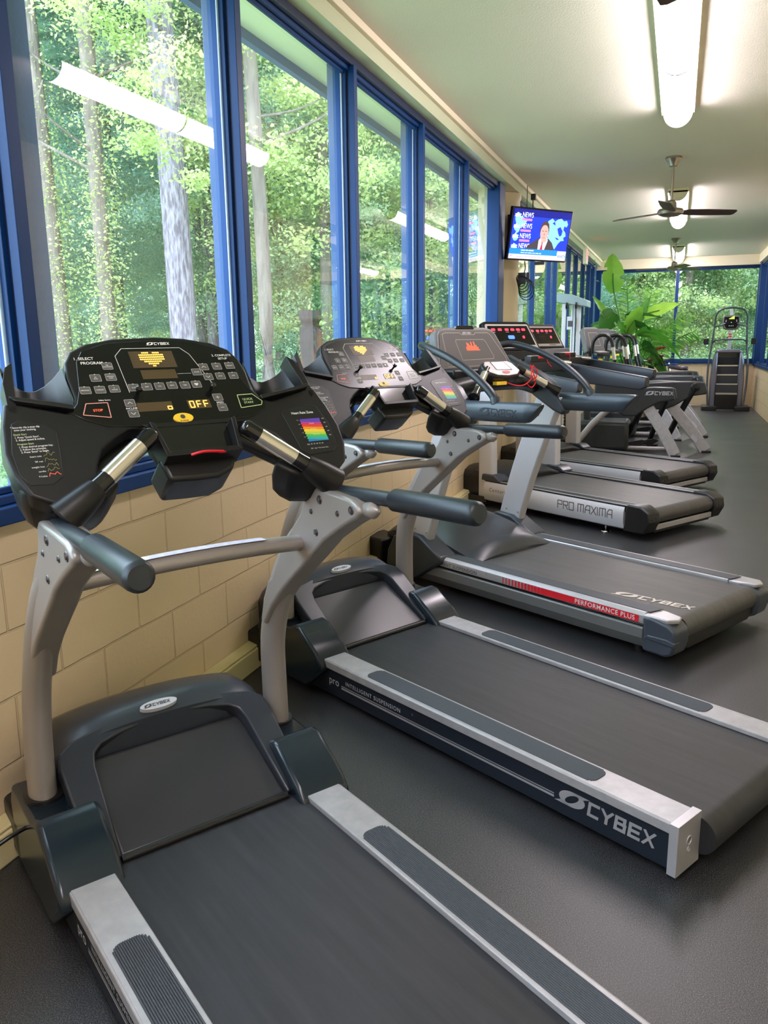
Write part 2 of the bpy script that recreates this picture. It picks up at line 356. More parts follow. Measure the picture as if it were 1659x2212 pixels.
w1=window('window_1','y',XW,1,YB,8.74,.985,3.052,ML,posts=((8.46,8.74),))
struct('trim_5',MB().box(XW-.24,XW-.02,8.74,9.72,.985,3.052,'cream_paint'))
ML2=[10.94,12.38,13.0,14.6,15.65,16.85,17.9]
w2=window('window_2','y',XW,1,9.72,YF,.985,3.052,ML2,posts=((18.35,18.75),),slim=True)
w3=window('window_3','x',YF,-1,XW,XR,.925,2.99,[-.07],posts=((XW,XW+.12),(XR-.06,XR)))
w4=window('window_4','y',XR,-1,11.5,YF,.885,3.0,[13.3,15.1,16.6,18.0],posts=((18.9,YF),),slim=True)
# exterior side: brick fins outside every mullion and the eave
f=MB()
for y in ML: f.box(-1.99,-1.92,y-.005,y+.2,.2,3.05,'exterior_paint')
struct('trim_6',f,bevel=.004)
struct('trim_7',MB().box(-2.16,-1.95,YB-1,YF+2,3.05,3.2,'beam_green_lit').box(-2.2,-2.16,YB-1,YF+2,3.0,3.25,'exterior_paint'))
gz=-.35
struct('ground',MB().box(-90,60,-40,110,gz-.3,gz,'grass'))

# round column
col=MB().lathe([(.215,0),(.215,2.98),(.225,3.0),(.225,3.05)],(-1.945,9.24,0),'cream_paint',seg=40).build('column')
tag(col,'round cream painted column behind the wall television, between the two window runs','column')

# ---------------- ceiling lights ----------------
def ceiling_light(y0,y1,label):
    e=empty('ceiling_light',(-.108,(y0+y1)/2,ZC),0,label,'ceiling light','wraparound fluorescent ceiling lights')
    L=(y1-y0)/2
    hb=MB().box(-.115,.115,-L,L,-.048,-.001,'trim_cream').build('housing',e)
    for a,b in ((-L+.01,-.012),(.012,L-.01)):
        m=MB(); prof=[(-.1,-.03)]+[(.1*math.cos(R(t)),-.035-.105*math.sin(R(t))) for t in range(180,-1,-12)]+[(.1,-.03)]
        m.loft([[(x,a,z) for x,z in prof],[(x,b,z) for x,z in prof]],'lamp'); m.build('lens',e)
    m=MB(); prof=[(-.104,-.03)]+[(.104*math.cos(R(t)),-.035-.110*math.sin(R(t))) for t in range(180,-1,-12)]+[(.104,-.03)]
    m.loft([[(x,-.011,z) for x,z in prof],[(x,.011,z) for x,z in prof]],'nickel'); m.build('joint_band',e)
    for yy in (-L,L-.009):
        m=MB(); m.loft([[(x,yy,z) for x,z in prof],[(x,yy+.009,z) for x,z in prof]],'trim_cream'); m.build('end_cap',e)
ceiling_light(4.22,6.84,'long fluorescent ceiling light at the top of the picture, nearest of the row')
ceiling_light(10.35,12.94,'fluorescent ceiling light seen behind the nearer full ceiling fan')
ceiling_light(16.5,18.95,'fluorescent ceiling light above the far window, furthest of the row')
ceiling_light(-1.9,.72,'added unseen fluorescent ceiling light overhead behind the camera position')  # extra fixture out of view, added to brighten the room

# ---------------- ceiling fans ----------------
def ceiling_fan(x,y,a0,label,drop=.46):
    e=empty('ceiling_fan',(x,y,ZC),0,label,'ceiling fan','three-blade metal ceiling fans')
    MB().lathe([(.075,0),(.078,-.02),(.06,-.045),(.045,-.07),(.04,-.085),(.012,-.09)],(0,0,0),'nickel').build('canopy',e)
    MB().tube([(0,0,-.08),(0,0,-drop+.04)],.013,'nickel').build('downrod',e)
    MB().lathe([(.03,-drop+.07),(.05,-drop+.05),(.055,-drop),(.11,-drop-.012),(.125,-drop-.035),(.115,-drop-.06),(.07,-drop-.078),(.012,-drop-.084)],(0,0,0),'nickel').build('motor_housing',e)
    for k in range(3):
        a=R(a0+120*k); c,s=math.cos(a),math.sin(a); m=MB()
        p=[]
        for r,wd in ((.10,.035),(.16,.06),(.35,.066),(.64,.056),(.66,.035)):
            p.append((r,wd))
        def q(r,wv,dz): 
            tl=-.25*wv; return (c*r-s*wv,s*r+c*wv,-drop-.035+tl+dz)
        top=[q(r,wd,0) for r,wd in p]+[q(r,-wd,0) for r,wd in reversed(p)]
        bot=[(x_,y_,z_-.006) for x_,y_,z_ in top]
        m.loft([bot,top],'bronze').build('fan_blade',e)
ceiling_fan(-.15,8.62,146,'ceiling fan in full view below the first light, its blades spread wide')
ceiling_fan(-.15,15.45,170,'smaller far ceiling fan just above the end window')
ceiling_fan(-.17,2.70,82,'nearest ceiling fan, only a dark blade tip at the top edge')

# ---------------- television ----------------
def television():
    e=empty('television',(-1.455,8.98,2.575),0,'flat television showing a news broadcast, tilted down on a wall bracket by the column','television')
    al=R(51); ex=Vector((math.cos(al),math.sin(al),0)); n0=Vector((math.sin(al),-math.cos(al),0)); tl=R(11)
    n=n0*math.cos(tl)-Vector((0,0,1))*math.sin(tl); ey=n.cross(ex)*-1
    if ey.z<0: ey=-ey
    W,H=.80,.495
    MB().prism(rrect(W+.03,H+.035,.008,2),(0,0,0),ex,ey,n,-.05,-.004,'black_plastic').build('casing',e,bevel=.004)
    m=MB()
    def P(u,v,l=0): return ex*(u*W)+ey*(v*H)+n*l    # u,v in -.5..+.5
    def poly(pts,mt,l): m.add([P(u,v,l) for u,v in pts],[tuple(range(len(pts)))],mt)
    def sc(name,c,s=1.0): return emis(name,c,s)
    blue=sc('screen_blue',(.006,.03,.62),1.1); deep=sc('screen_deep_blue',(.004,.008,.20)); pale=sc('screen_pale_blue',(.20,.48,.86)); wht=sc('screen_white',(.85,.88,.95)); pnk=sc('screen_pink',(.75,.18,.50)); suit=sc('screen_suit',(.045,.035,.045)); skn=sc('screen_skin',(.70,.30,.26)); hair=sc('screen_hair',(.06,.035,.03)); shirt=sc('screen_shirt',(.68,.58,.72)); tie=sc('screen_tie',(.55,.02,.05)); ban=sc('screen_banner',(.01,.19,.60)); lav=sc('screen_lavender',(.62,.52,.80)); lips=sc('screen_lips',(.45,.12,.13)); gry=sc('screen_grey',(.25,.22,.35))
    poly([(-.5,-.5),(.5,-.5),(.5,.5),(-.5,.5)],blue,0)
    poly([(-.5,.36),(.5,.36),(.5,.5),(-.5,.5)],deep,.0002)
    rnd=random.Random(4)
    land=[(.10,.30),(.17,.36),(.22,.30),(.27,.35),(.33,.37),(.38,.32),(.43,.34),(.46,.26),(.44,.20),(.40,.22),(.39,.14),(.43,.10),(.45,.02),(.41,-.02),(.43,-.08),(.37,-.09),(.33,-.15),(.31,-.20),(.28,-.27),(.25,-.22),(.19,-.18),(.14,-.10),(.12,.02),(.14,.12),(.11,.20)]
    poly(land,pale,.0004); poly([(.28,.16),(.33,.20),(.38,.12),(.37,.03),(.34,.0),(.31,.06)],blue,.0006); poly([(.18,.26),(.24,.22),(.22,.30)],blue,.0006)
    poly([(.26,-.02),(.30,-.03),(.34,-.06),(.30,-.07)],blue,.0006); poly([(.29,-.28),(.31,-.36),(.36,-.40),(.34,-.33)],pale,.0006)
    poly([(-.47,.30),(-.36,.36),(-.26,.27),(-.30,.18),(-.38,.10),(-.44,.20)],pale,.0004); poly([(-.42,.10),(-.36,.14),(-.38,.04),(-.44,-.02)],pale,.0004)
    for v in (.36,.14,-.06,-.26):
        poly([(-.425+.045*math.cos(R(t)),v-.01+.075*math.sin(R(t))) for t in range(0,360,30)],pale,.0008)
        m.text('abc',.062,P(-.478,v-.02),ex,ey,n,wht,bold=.02,lift=.0014); m.text('NEWS',.070,P(-.355,v-.02),ex,ey,n,wht,lift=.0014,sx=.78)
        poly([(-.355,v-.09),(-.18,v-.09),(-.18,v-.045),(-.355,v-.045)],pnk,.0010)
    poly([(-.24,-.33),(-.20,-.22),(-.10,-.13),(-.03,-.06),(.15,-.06),(.22,-.14),(.26,-.24),(.27,-.33)],suit,.0016)
    poly([(-.02,-.33),(-.02,-.10),(.02,-.03),(.12,-.03),(.14,-.10),(.09,-.33)],shirt,.0018); poly([(.03,-.12),(.065,-.12),(.055,-.17),(.07,-.33),(.01,-.33),(.04,-.17)],tie,.0020)
    poly([(.01,-.06),(.12,-.06),(.11,-.12),(.06,-.15),(.03,-.12)],skn,.0021)
    poly([(.06+.078*math.cos(R(t)),.10+.20*math.sin(R(t))) for t in range(0,360,20)],hair,.0020)
    poly([(.06+.070*math.cos(R(t)),.055+.165*math.sin(R(t))) for t in range(0,360,20)],skn,.0024)
    poly([(-.015,.16),(.0,.25),(.06,.28),(.12,.25),(.135,.16),(.12,.20),(.06,.215),(.0,.20)],hair,.0027)
    for uu in (.03,.085): poly([(uu-.017,.085),(uu+.017,.085),(uu+.014,.097),(uu-.014,.097)],hair,.003)
    poly([(.035,-.035),(.085,-.035),(.078,-.05),(.042,-.05)],lips,.003); poly([(.056,.05),(.066,.05),(.072,.005),(.05,.005)],lips,.0028)
    poly([(-.5,-.405),(.335,-.405),(.335,-.29),(-.5,-.29)],ban,.0032); poly([(-.5,-.5),(.5,-.5),(.5,-.405),(-.5,-.405)],lav,.0030); poly([(.34,-.46),(.5,-.46),(.5,-.30),(.34,-.30)],lav,.0031)
    for v,h_,u0,u1,mt in ((-.322,.022,-.30,-.10,wht),(-.372,.016,-.30,.04,wht),(-.452,.012,-.37,.06,gry)):   # captions too small to read
        u=u0
        while u<u1: wd=rnd.uniform(.012,.022); poly([(u,v-h_/2),(u+wd,v-h_/2),(u+wd,v+h_/2),(u,v+h_/2)],mt,.0036); u+=wd+rnd.choice((.004,.004,.012))
    m.text('abc',.03,P(-.48,-.455),ex,ey,n,tie,lift=.0038); m.text('WATN',.042,P(.35,-.44),ex,ey,n,ban,bold=.02,lift=.0038)
    m.build('screen',e,recalc=False,smooth=10)
    MB().box(-.05,.05,-.02,.02,-.30,-.27,'black_plastic').build('sensor_bar',e)
    a=MB(); back=n*-.05; a.tube([tuple(back),tuple(back+Vector((-.10,.12,.05))),(-.30,.02,.10)],.02,'black_plastic'); a.box(-.34,-.27,-.08,.10,-.02,.22,'black_plastic'); a.build('wall_bracket',e)
television()
tag(MB().box(-1.62,-1.57,9.28,9.34,2.99,3.05,'black_plastic').tube([(-1.60,9.31,3.0),(-1.60,9.31,2.86),(-1.56,9.34,2.80)],.006,'black_plastic').tube([(-1.66,9.28,3.14),(-1.66,9.28,2.80)],.004,'black_plastic').build('power_plug'),'black plug and leads hanging from the beam above the television','power plug')
# bunched cable under the television
m=MB(); rnd=random.Random(7)
m.tube([(-1.62,9.0,2.32),(-1.61,8.99,2.24),(-1.63,8.98,2.17)],.006,'black_plastic',smooth=4)
for k in range(7):
    c=Vector((-1.62+.012*k-.04,8.98,2.13-.018*k)); rx=.04+.012*k*.6; rz=.05+.01*k
    m.tube([c+Vector((rx*math.cos(R(t)),.02*math.sin(R(t*2+30*k)),rz*math.sin(R(t)))) for t in range(0,361,30)],.005,'black_plastic',seg=6,smooth=2)
m.box(-1.68,-1.60,8.96,9.0,2.08,2.20,'black_plastic').box(-1.59,-1.56,8.96,9.0,2.10,2.20,'black_plastic')
tag(m.build('cable_bundle'),'bundled black cables and adapter dangling under the television','cables')
# exit sign
e=empty('exit_sign',(-1.62,14.9,2.90),R(90),'white edge-on exit sign box with a red lit face, under the beam past the television','exit sign')
MB().box(-.13,.13,-.03,.03,-.14,.12,'trim_cream').build('sign_box',e,bevel=.004)
MB().box(-.02,.02,-.02,.02,.12,.16,'trim_cream').build('mount',e)
MB().box(-.005,.115,-.0335,-.03,-.06,.10,LED_R).text('EXIT',.075,(-.10,-.0315,-.03),(1,0,0),(0,0,1),(0,-1,0),LED_R,bold=.03).build('lit_lettering',e)

# ---------------- the woods outside ----------------
def leafcloud(name,n,mt,seed,shape,size,quad=True):
    rnd=random.Random(seed); v=[];f=[]
    for i in range(n):
        c=shape(rnd); s=size*rnd.uniform(.6,1.3)
        a=Vector((rnd.gauss(0,1),rnd.gauss(0,1),rnd.gauss(0,.6))).normalized(); b=a.orthogonal(); b.rotate(Matrix.Rotation(rnd.uniform(0,6.28),3,a)); b.normalize()
        k=len(v); v+= [c-a*s*.6,c+b*s*.34,c+a*s*.7,c-b*s*.34]; f.append((k,k+1,k+2,k+3))
    me=D.meshes.new(name); me.from_pydata([tuple(p) for p in v],[],f); me.materials.append(M[mt]); me.update(); return me
def needlecloud(name,n,mt,seed,shape,size):
    rnd=random.Random(seed); v=[];f=[]
    for i in range(n):
        c=shape(rnd)
        for j in range(9):
            a=Vector((rnd.gauss(0,1),rnd.gauss(0,1),rnd.gauss(.3,.8))).normalized(); b=a.orthogonal().normalized()*size*.045; s=size*rnd.uniform(.7,1.2)
            k=len(v); v+=[c-b,c+b,c+a*s]; f.append((k,k+1,k+2))
    me=D.meshes.new(name); me.from_pydata([tuple(p) for p in v],[],f); me.materials.append(M[mt]); me.update(); return me
def clustered(seed,nc,ext,cr_,flat=.5):
    rnd=random.Random(seed); cs=[]
    for i in range(nc):
        while True:
            p=Vector((rnd.uniform(-1,1),rnd.uniform(-1,1),rnd.uniform(-1,1)))
            if p.length<1: break
        cs.append((Vector((p.x*ext[0],p.y*ext[1],p.z*ext[2])),rnd.uniform(.6,1.2)*cr_))
    def sh(r):
        c,q=cs[r.randrange(len(cs))]; return c+Vector((r.gauss(0,q*.5),r.gauss(0,q*.5),r.gauss(0,q*.5*flat)))
    return sh
FOL=[leafcloud('foliage_a',34000,'leafA',1,clustered(11,95,(2.7,2.7,3.4),.58),.055),
     leafcloud('foliage_b',34000,'leafB',2,clustered(12,95,(2.7,2.7,3.4),.58),.055),
     leafcloud('foliage_c',28000,'leafC',3,clustered(13,85,(2.7,2.7,3.4),.56),.058)]
PIN=needlecloud('foliage_pine',3000,'needle',5,clustered(15,55,(2.6,2.6,2.4),.45),.24)
VINE=leafcloud('foliage_vine',5500,'leafC',6,lambda r:Vector((r.gauss(0,.17),r.gauss(0,.17),r.uniform(0,1)*r.uniform(.5,1)*7.0)),.042)
SHR=leafcloud('foliage_shrub',18000,'leafA',8,clustered(18,55,(1.8,1.8,1.0),.5),.045)
def link_mesh(name,me,parent,loc,sc,rz=0):
    o=D.objects.new(name,me); COL.objects.link(o); o.parent=parent; o.location=loc; o.scale=sc if hasattr(sc,'__len__') else (sc,sc,sc); o.rotation_euler=(0,0,rz); return o
def tree(x,y,r,h,kind,fols,label,group=None,seed=0,bark='bark_brown',branches=6,vine=False,name=None):
    rnd=random.Random(seed+int(abs(x)*13+y*7)); e=empty(name or ('pine_tree' if kind=='pine' else 'leafy_tree'),(x,y,gz),0,label,'tree',group)
    m=MB(); lx,ly=rnd.uniform(-.25,.25),rnd.uniform(-.25,.25)
    tp=[(lx*t*t+.04*math.sin(5*t+seed),ly*t*t,h*t) for t in [i/9 for i in range(10)]]
    m.tube(tp,([r*1.12,r,r*.97,r*.93,r*.9,r*.85,r*.75,r*.6,r*.4,r*.15] if branches else [r*1.1,r]),bark,seg=14,smooth=2); m.build('trunk',e,smooth=60)
    m=MB()
    for k in range(branches):
        t=rnd.uniform(.28,.9); a=rnd.uniform(0,6.28); L=rnd.uniform(.8,2.6)*(1.2-t*.6); z=h*t; d=Vector((math.cos(a),math.sin(a),rnd.uniform(.1,.5)))
        p0=Vector((lx*t*t,ly*t*t,z)); pts=[p0,p0+d*L*.4+Vector((0,0,.05)),p0+d*L*.75+Vector((rnd.uniform(-.2,.2),rnd.uniform(-.2,.2),.2)),p0+d*L+Vector((rnd.uniform(-.3,.3),0,.45))]
        m.tube(pts,[r*.22,r*.15,r*.09,.01],bark,seg=6,smooth=3)
    if branches: m.build('branches',e,smooth=60)
    for (dx,dy,z,sc,ki) in fols: link_mesh('foliage',(FOL+[PIN])[ki],e,(dx,dy,z),sc,rnd.uniform(0,6.28))
    if vine: link_mesh('ivy',VINE,e,(0,0,.2),(1,1,1.0))
    return e

T=tree
T(-6.94,10.4,.20,15,'pine',[(0,0,15,1.0,3)],'thick straight purple-grey pine trunk, the widest one seen through the left window',seed=1,bark='bark',branches=3)
T(-9.2,10.5,.11,13,'pine',[(0,0,9.5,.9,3),(-1.2,.4,7.0,.5,3)],'slim brown trunk wrapped in yellow-green ivy, left of the thick pine',seed=2,vine=True)
T(-8.05,10.2,.12,13,'pine',[(0,0,9.2,.85,3),(.3,-.3,11,.8,3)],'reddish ivy-clad trunk between the slim ivy trunk and the thick pine',seed=3,vine=True)
T(-11.56,15.1,.10,13,'pine',[(0,0,9.4,1.1,3)],'thin dark bare-branched trunk just left of the thick pine',seed=4,branches=12)
T(-8.9,14.5,.11,14,'pine',[(.3,0,9.5,.9,3)],'thin straight trunk beside the first window mullion, right of the thick pine',seed=5,branches=8,bark='bark')
T(-4.64,9.97,.15,2.25,'leafy',[],'dark burnt tree stump with orange patches behind the second treadmill console',seed=6,bark='bark_burnt',branches=0,name='tree_stump')
T(-5.45,10.2,.10,12,'leafy',[(0,0,6.4,.9,2),(.4,.5,9.3,1,0)],'yellow-green leafy tree with a slender reddish trunk in the second window pane',seed=7)
rnd=random.Random(5); n=0
spots=[(-14.7,16.3),(-12.3,13.2),(-10.2,12.8),(-9.73,21.9),(-6.35,19),(-8.85,23.4),(-4.6,15.4),(-3.9,21.5),(-13.5,20),(-16.5,19.5),(-11.6,18.4),(-7.4,14.4),(-5.6,12.6),(-17.5,14.8),(-4.3,18),(-6.9,17.0),(-13.0,10.5),(-15.2,12.5),(-3.9,25.5)]
for i,(x,y) in enumerate(spots):
    if i in (4,6,8,11,12,14): k=[2,0][i%2]; T(x,y,.10,9.5,'leafy',[(0,0,4.9,1.0,k),(rnd.uniform(-1.5,1.5),rnd.uniform(-1,1),8.0,1.1,rnd.randrange(3)),(rnd.uniform(-1.6,1.6),1,2.4,.8,rnd.randrange(2))],'leafy tree in the middle distance of the woods outside the left windows','leafy trees outside the left windows',seed=20+i)
    else: T(x,y,.12,13,'pine',[(0,0,rnd.uniform(7.5,9.5),1.05,3),(rnd.uniform(-1.5,1.5),0,rnd.uniform(4.0,5.5),.8,1),(rnd.uniform(-1.2,1.2),.6,11,.9,3)],'tall pine further back in the woods outside the left windows','pines outside the left windows',seed=20+i,bark=('bark','bark_brown')[i%2])
for i,(x,y) in enumerate([(-1.35,29),(1.2,31),(-3.4,31),(.2,27.5),(2.8,28.5),(-5.0,28),(4.6,32),(-1.8,36),(2.0,37)]):
    T(x,y,.12,8.5,'leafy',[(0,0,3.6,1.15,[2,0,0,2,0][i%5]),(rnd.uniform(-1,1),0,6.6,1.15,[0,2][i%2]),(rnd.uniform(-1,1),.5,1.5,.85,i%3)],'leafy green tree beyond the end wall windows','leafy trees beyond the end windows',seed=50+i)
T(-2.6,25.5,.17,12,'pine',[(0,0,9,.9,3)],'pale grey trunk beyond the end window, behind the potted palm',seed=70,bark='bark',branches=3)
for i,(x,y) in enumerate([(5.5,18),(6.5,22),(5.0,26),(8,14)]):
    T(x,y,.12,9,'leafy',[(0,0,3.6,1.1,i%3),(0,0,6.6,1.1,(i+1)%3)],'leafy tree outside the right-hand window','leafy trees outside the right window',seed=80+i)
for i in range(26):   # deep woods
    a=R(92+i*3.7); d=rnd.uniform(34,50); x,y=math.cos(a)*d,math.sin(a)*d
    k=rnd.randrange(3); T(x,y,.16,13,'leafy',[(0,0,4,1.9,k),(rnd.uniform(-2,2),0,rnd.uniform(7,9.5),1.5,(k+1)%3)],'tall tree in the deep hazy background of the woods','deep background trees',seed=100+i)
for i,(x,y,k) in enumerate([(-7.3,7.2,0),(-9.5,8.2,2),(-7.6,11.9,0),(-5.0,12.0,2),(-4.6,13.6,0),(-11.6,10.7,1),(-4.6,17,0),(-13.5,8,0),(-10.5,14.5,2),(-8,13,0),(-12.8,14,0),(-1.5,24.5,0),(1.6,24.5,2),(3.2,24,0),(-3.2,23.8,2)]):
    e=empty('shrub',(x,y,gz),0,'low leafy undergrowth shrub outside the windows','shrub','undergrowth shrubs')
    o=link_mesh('foliage',SHR,e,(0,0,.75),(1,1,.8),i); 
    MB().tube([(0,0,0),(.1,0,.4),(.05,.05,.9)],.03,'bark_brown',seg=6).build('stem',e)

# ---------------- classic treadmill (built at origin: x towards the rear, y across, z up) ----------------
NC=Vector((.757,0,.653)).normalized(); SD=Vector((-.653,0,.757)).normalized(); VD=Vector((0,1,0)); P0=Vector((-.005,0,1.27))
def CP(v,s,d=0): return P0+VD*v+SD*s+NC*d
def classic_treadmill(label):
    e=empty('treadmill',(0,0,0),0,label,'treadmill','matching charcoal and silver treadmills')
    Z=.18
    # deck
    m=MB(); L=[]
    for x,z in [(-.35,.163),(1.62,.163)]+[(1.62+.058*math.sin(R(t)),.105+.058*math.cos(R(t))) for t in range(15,181,15)]+[(-.35,.047)]: L.append((x,z))
    m.uz(L,-.287,.287,'belt').build('running_belt',e,smooth=40)
    for s in (-1,1):
        def yb(a,b): return sorted((s*a,s*b))
        m=MB(); a,b=yb(.286,.398)
        m.box(.0,1.60,a,b,Z-.018,Z,'worn_silver'); c,d=yb(.386,.402); m.box(.0,1.60,c,d,Z-.034,Z-.002,'worn_silver')
        rl=m.build('side_rail',e,bevel=.003)
        if s<0 or True:
            m=MB(); w,N=.088,16; x0,x1=.255,1.332
            for k in range(N):
                t=(k+.5)/N*2-1; yc=s*.341+t*w/2*.98; ins=.032*(1-math.sqrt(max(0,1-max(0,(abs(t)-.35)/.65)**2)))
                m.prism([(-w/N/2,0),(-w/N/2*.75,.0022),(-w/N/2*.3,.0034),(w/N/2*.3,.0034),(w/N/2*.75,.0022),(w/N/2,0)],(x0+ins,yc,Z),(0,1,0),(0,0,1),(1,0,0),0,x1-x0-2*ins,'tread_pad')
            m.build('ribbed_grip_pad',rl,smooth=60)
        m=MB(); a,b=yb(.30,.394); m.uz([(-.30,.03),(1.60,.03),(1.60,.147),(-.30,.147)],a,b,'navy_panel'); pn=m.build('side_panel',e,bevel=.003)
        # lettering on the outer side
        yo=s*.394; ex=Vector((-s,0,0)) if s>0 else Vector((1,0,0)); ez=Vector((0,s,0)); ey=Vector((0,0,1)); m=MB()
        X=(lambda x:x) if s<0 else (lambda x:1.60-x)
        m.text('pro',.048,(X(.028),yo,.082),ex,ey,ez,'grey_print',lift=.0012)
        m.text('INTELLIGENT SUSPENSION',.0245,(X(.140),yo,.102),ex,ey,ez,'grey_print',lift=.0012,space=1.17); m.text('3',.013,(X(.540),yo,.115),ex,ey,ez,'grey_print',lift=.0012)
        for z0,z1 in ((.077,.085),(.089,.0925)):
            p=[Vector((X(.112),yo,z0)),Vector((X(1.20),yo,z0)),Vector((X(1.20),yo,z1)),Vector((X(.112),yo,z1))]; m.quad([q+ez*.0012 for q in p],'silver')
        logo(m,(X(1.215),yo,.072),ex,ey,ez,.052,'silver',lift=.0012)
        m.build('side_lettering',pn,recalc=False)
        m=MB(); a,b=yb(.284,.412); m.box(1.60,1.628,a,b,.028,.185,'silver')
        for (yy,zz,r) in ((s*.35,.12,.012),(s*.35,.092,.006)): m.lathe([(r+.004,.0),(r+.002,.003),(r,.003),(r*.9,-.002)],(1.628,yy,zz),'silver',axis=(1,0,0),seg=16)
        m.build('end_cap',e,bevel=.006,seg=3)
        # front corner cover
        m=MB(); a,b=yb(.262,.43)
        m.uz([(-.47,.03),(-.475,.22),(-.44,.275),(-.22,.268),(-.175,.29),(-.14,.285),(-.02,.205),(.018,.165),(.022,.135),(-.10,.03)],a,b,'cover_blue_black'); m.build('front_cover',e,bevel=.016,seg=3)
        m=MB(); m.lathe([(.056,.0),(.056,.012),(.048,.014)],(-.325,s*.365,.268),'black_plastic'); m.build('tower_socket',e)
        # tower
        pts=[(-.325,s*.370,.25),(-.325,s*.368,.42),(-.312,s*.362,.56),(-.27,s*.358,.68),(-.215,s*.355,.78),(-.14,s*.352,.88),(-.06,s*.350,.955),(.03,s*.348,1.01),(.10,s*.347,1.04)]
        m=MB(); m.tube(pts,[.047,.046,.045,.045,.046,.047,.046,.040,.026],'tower_grey',seg=20,flat=(1.08,.80),smooth=5,up=(0,1,0))
        # gusset at the top
        g=[(-.215,.80),(-.15,.905),(-.085,.978),(-.035,1.028),(-.012,1.07),(-.004,1.122),(.07,1.116),(.14,1.113),(.215,1.108),(.250,1.096),(.262,1.078),(.245,1.060),(.18,1.026),(.09,.972),(.01,.905),(-.065,.845),(-.15,.775),(-.225,.70),(-.272,.63),(-.298,.64),(-.275,.72),(-.24,.785)]
        a,b=yb(.313,.385); m.uz(g,a,b,'tower_grey'); tw=m.build('upright_tower',e,bevel=.016,seg=4,smooth=45)
        for (x,z,r) in ((.074,1.084,.011),(.224,1.079,.010),(.160,1.060,.0065),(.03,1.045,.006),(.052,.990,.009)):
            for yy,ax in ((s*.313,-s),(s*.385,s)): MB().lathe([(r+.002,0),(r,.0025),(r*.8,.0015),(r*.7,.001),(r*.66,.004),(r*.4,.0045)],(x,yy+ax*.0002,z),'bolt_metal',axis=(0,ax,0),seg=14).build('bolt',tw)
        m=MB(); m.lathe([(.020,-.028),(.022,-.012),(.022,.0),(.015,.012),(.004,.022)],(.275,s*.347,1.083),'tower_grey',axis=(1,0,.1)); m.build('end_knob',tw)
        # handlebar and padded grip
        yh=s*.347
        m=MB(); m.tube([(.03,yh*.93,1.16),(.015,yh,1.125),(.05,yh*1.01,1.108),(.12,yh*1.02,1.107),(.22,yh*1.03,1.112),(.36,yh*1.05,1.118)],.0195,'grip_rubber',smooth=6); hb=m.build('handlebar',e)
        m=MB(); m.tube([(.335,yh*1.045,1.117),(.345,yh*1.046,1.118),(.61,yh*1.085,1.127),(.62,yh*1.087,1.1275),(.628,yh*1.088,1.128)],[.0225,.0285,.0285,.0275,.021],'grip_rubber',seg=22); m.build('foam_grip',hb,smooth=50)
        # heart-rate grip
        a=Vector((.040,s*.125,1.288)); b=Vector((.074,s*.255,1.196)); d=(b-a).normalized(); m=MB()
        m.tube([a-d*.015,a-d*.008,a,b,b+d*.07],[.012,.019,.0215,.0215,.026],'gloss_black',seg=18); gp=m.build('heart_rate_grip',e,smooth=50)
        m=MB(); m.tube([a+(b-a)*.22,a+(b-a)*.90],.0217,'steel_grip',seg=18,caps=False); m.build('steel_sensor',gp)
        m=MB(); m.tube([b+d*.02,b+d*.06,b+d*.12+Vector((-.01,0,-.0))],[.026,.034,.042],'shell_charcoal',seg=18,smooth=3); m.build('grip_base',gp)
        # lower boss of the console shell
        m=MB(); pl=[CP(s*.20,-.085,-.02),CP(s*.24,-.13,-.01),CP(s*.33,-.15,.0),CP(s*.415,-.10,-.01),CP(s*.43,-.02,-.02),CP(s*.30,-.02,-.02)]
        rings=[]
        for dd,sc in ((.0,1.0),(-.035,.98),(-.07,.86),(-.095,.6)):
            c=sum(pl,Vector())/6; rings.append([c+(p-c)*sc+NC*dd*1.0+Vector((0,0,dd*.5)) for p in pl])
        m.loft(rings,'shell_charcoal'); m.build('console_boss',e,bevel=.012,seg=3)
    # crossbar with the stickers
    m=MB(); m.tube([(-.045,-.345,.940),(-.035,-.17,.952),(-.03,0,.956),(-.035,.17,.952),(-.045,.345,.940)],.026,'tower_grey',seg=4+12,flat=(1.05,.86),smooth=6)
    xb=m.build('crossbar',e,smooth=50)
    m=MB(); st=[(-.30,-.13,'white_print'),(-.13,.20,'sticker')]
    for a,b,mt in st:
        k=8
        for i in range(k):
            def pt(y,o): return (-.032-.012*(abs(y)/.345)**2+o,y,.956-.017*(abs(y)/.345)**1.9+.0235)
            y0=a+(b-a)*i/k; y1=a+(b-a)*(i+1)/k; m.quad([pt(y0,-.017),pt(y0,.017),pt(y1,.017),pt(y1,-.017)],mt)
    m.quad([(-.055,-.20,.972),(-.025,-.20,.972),(-.025,-.14,.976),(-.055,-.14,.976)],'pink_print'); m.build('sticker',xb,recalc=False)
    for s in (-1,1):
        MB().lathe([(.030,-.006),(.031,0),(.029,.006)],(-.044,s*.325,.941),'rust',axis=(0,1,0)).build('rusty_weld',xb)
    # motor hood
    def arch(hw,zs,zt,zb,n=12):
        out=[(-hw,zb),(-hw-.002,zs-.05)]
        for i in range(n+1):
            t=-1+2*i/n; out.append((hw*.985*t, zs+(zt-zs)*(1-abs(t)**2.6)-.028*max(0,(abs(t)-.86)/.14)**2))
        return out+[(hw+.002,zs-.05),(hw,zb)]
    m=MB(); rr=[]
    for x,hw,zs,zt in ((-.63,.315,.26,.29),(-.615,.33,.31,.345),(-.57,.337,.36,.40),(-.50,.34,.388,.428),(-.43,.338,.392,.434),(-.385,.334,.386,.426),(-.345,.325,.366,.402)):
        rr.append([(x,y,z) for y,z in arch(hw,zs,zt,.05)])
    m.loft(rr,'hood_slate'); hd=m.build('motor_hood',e,smooth=50)
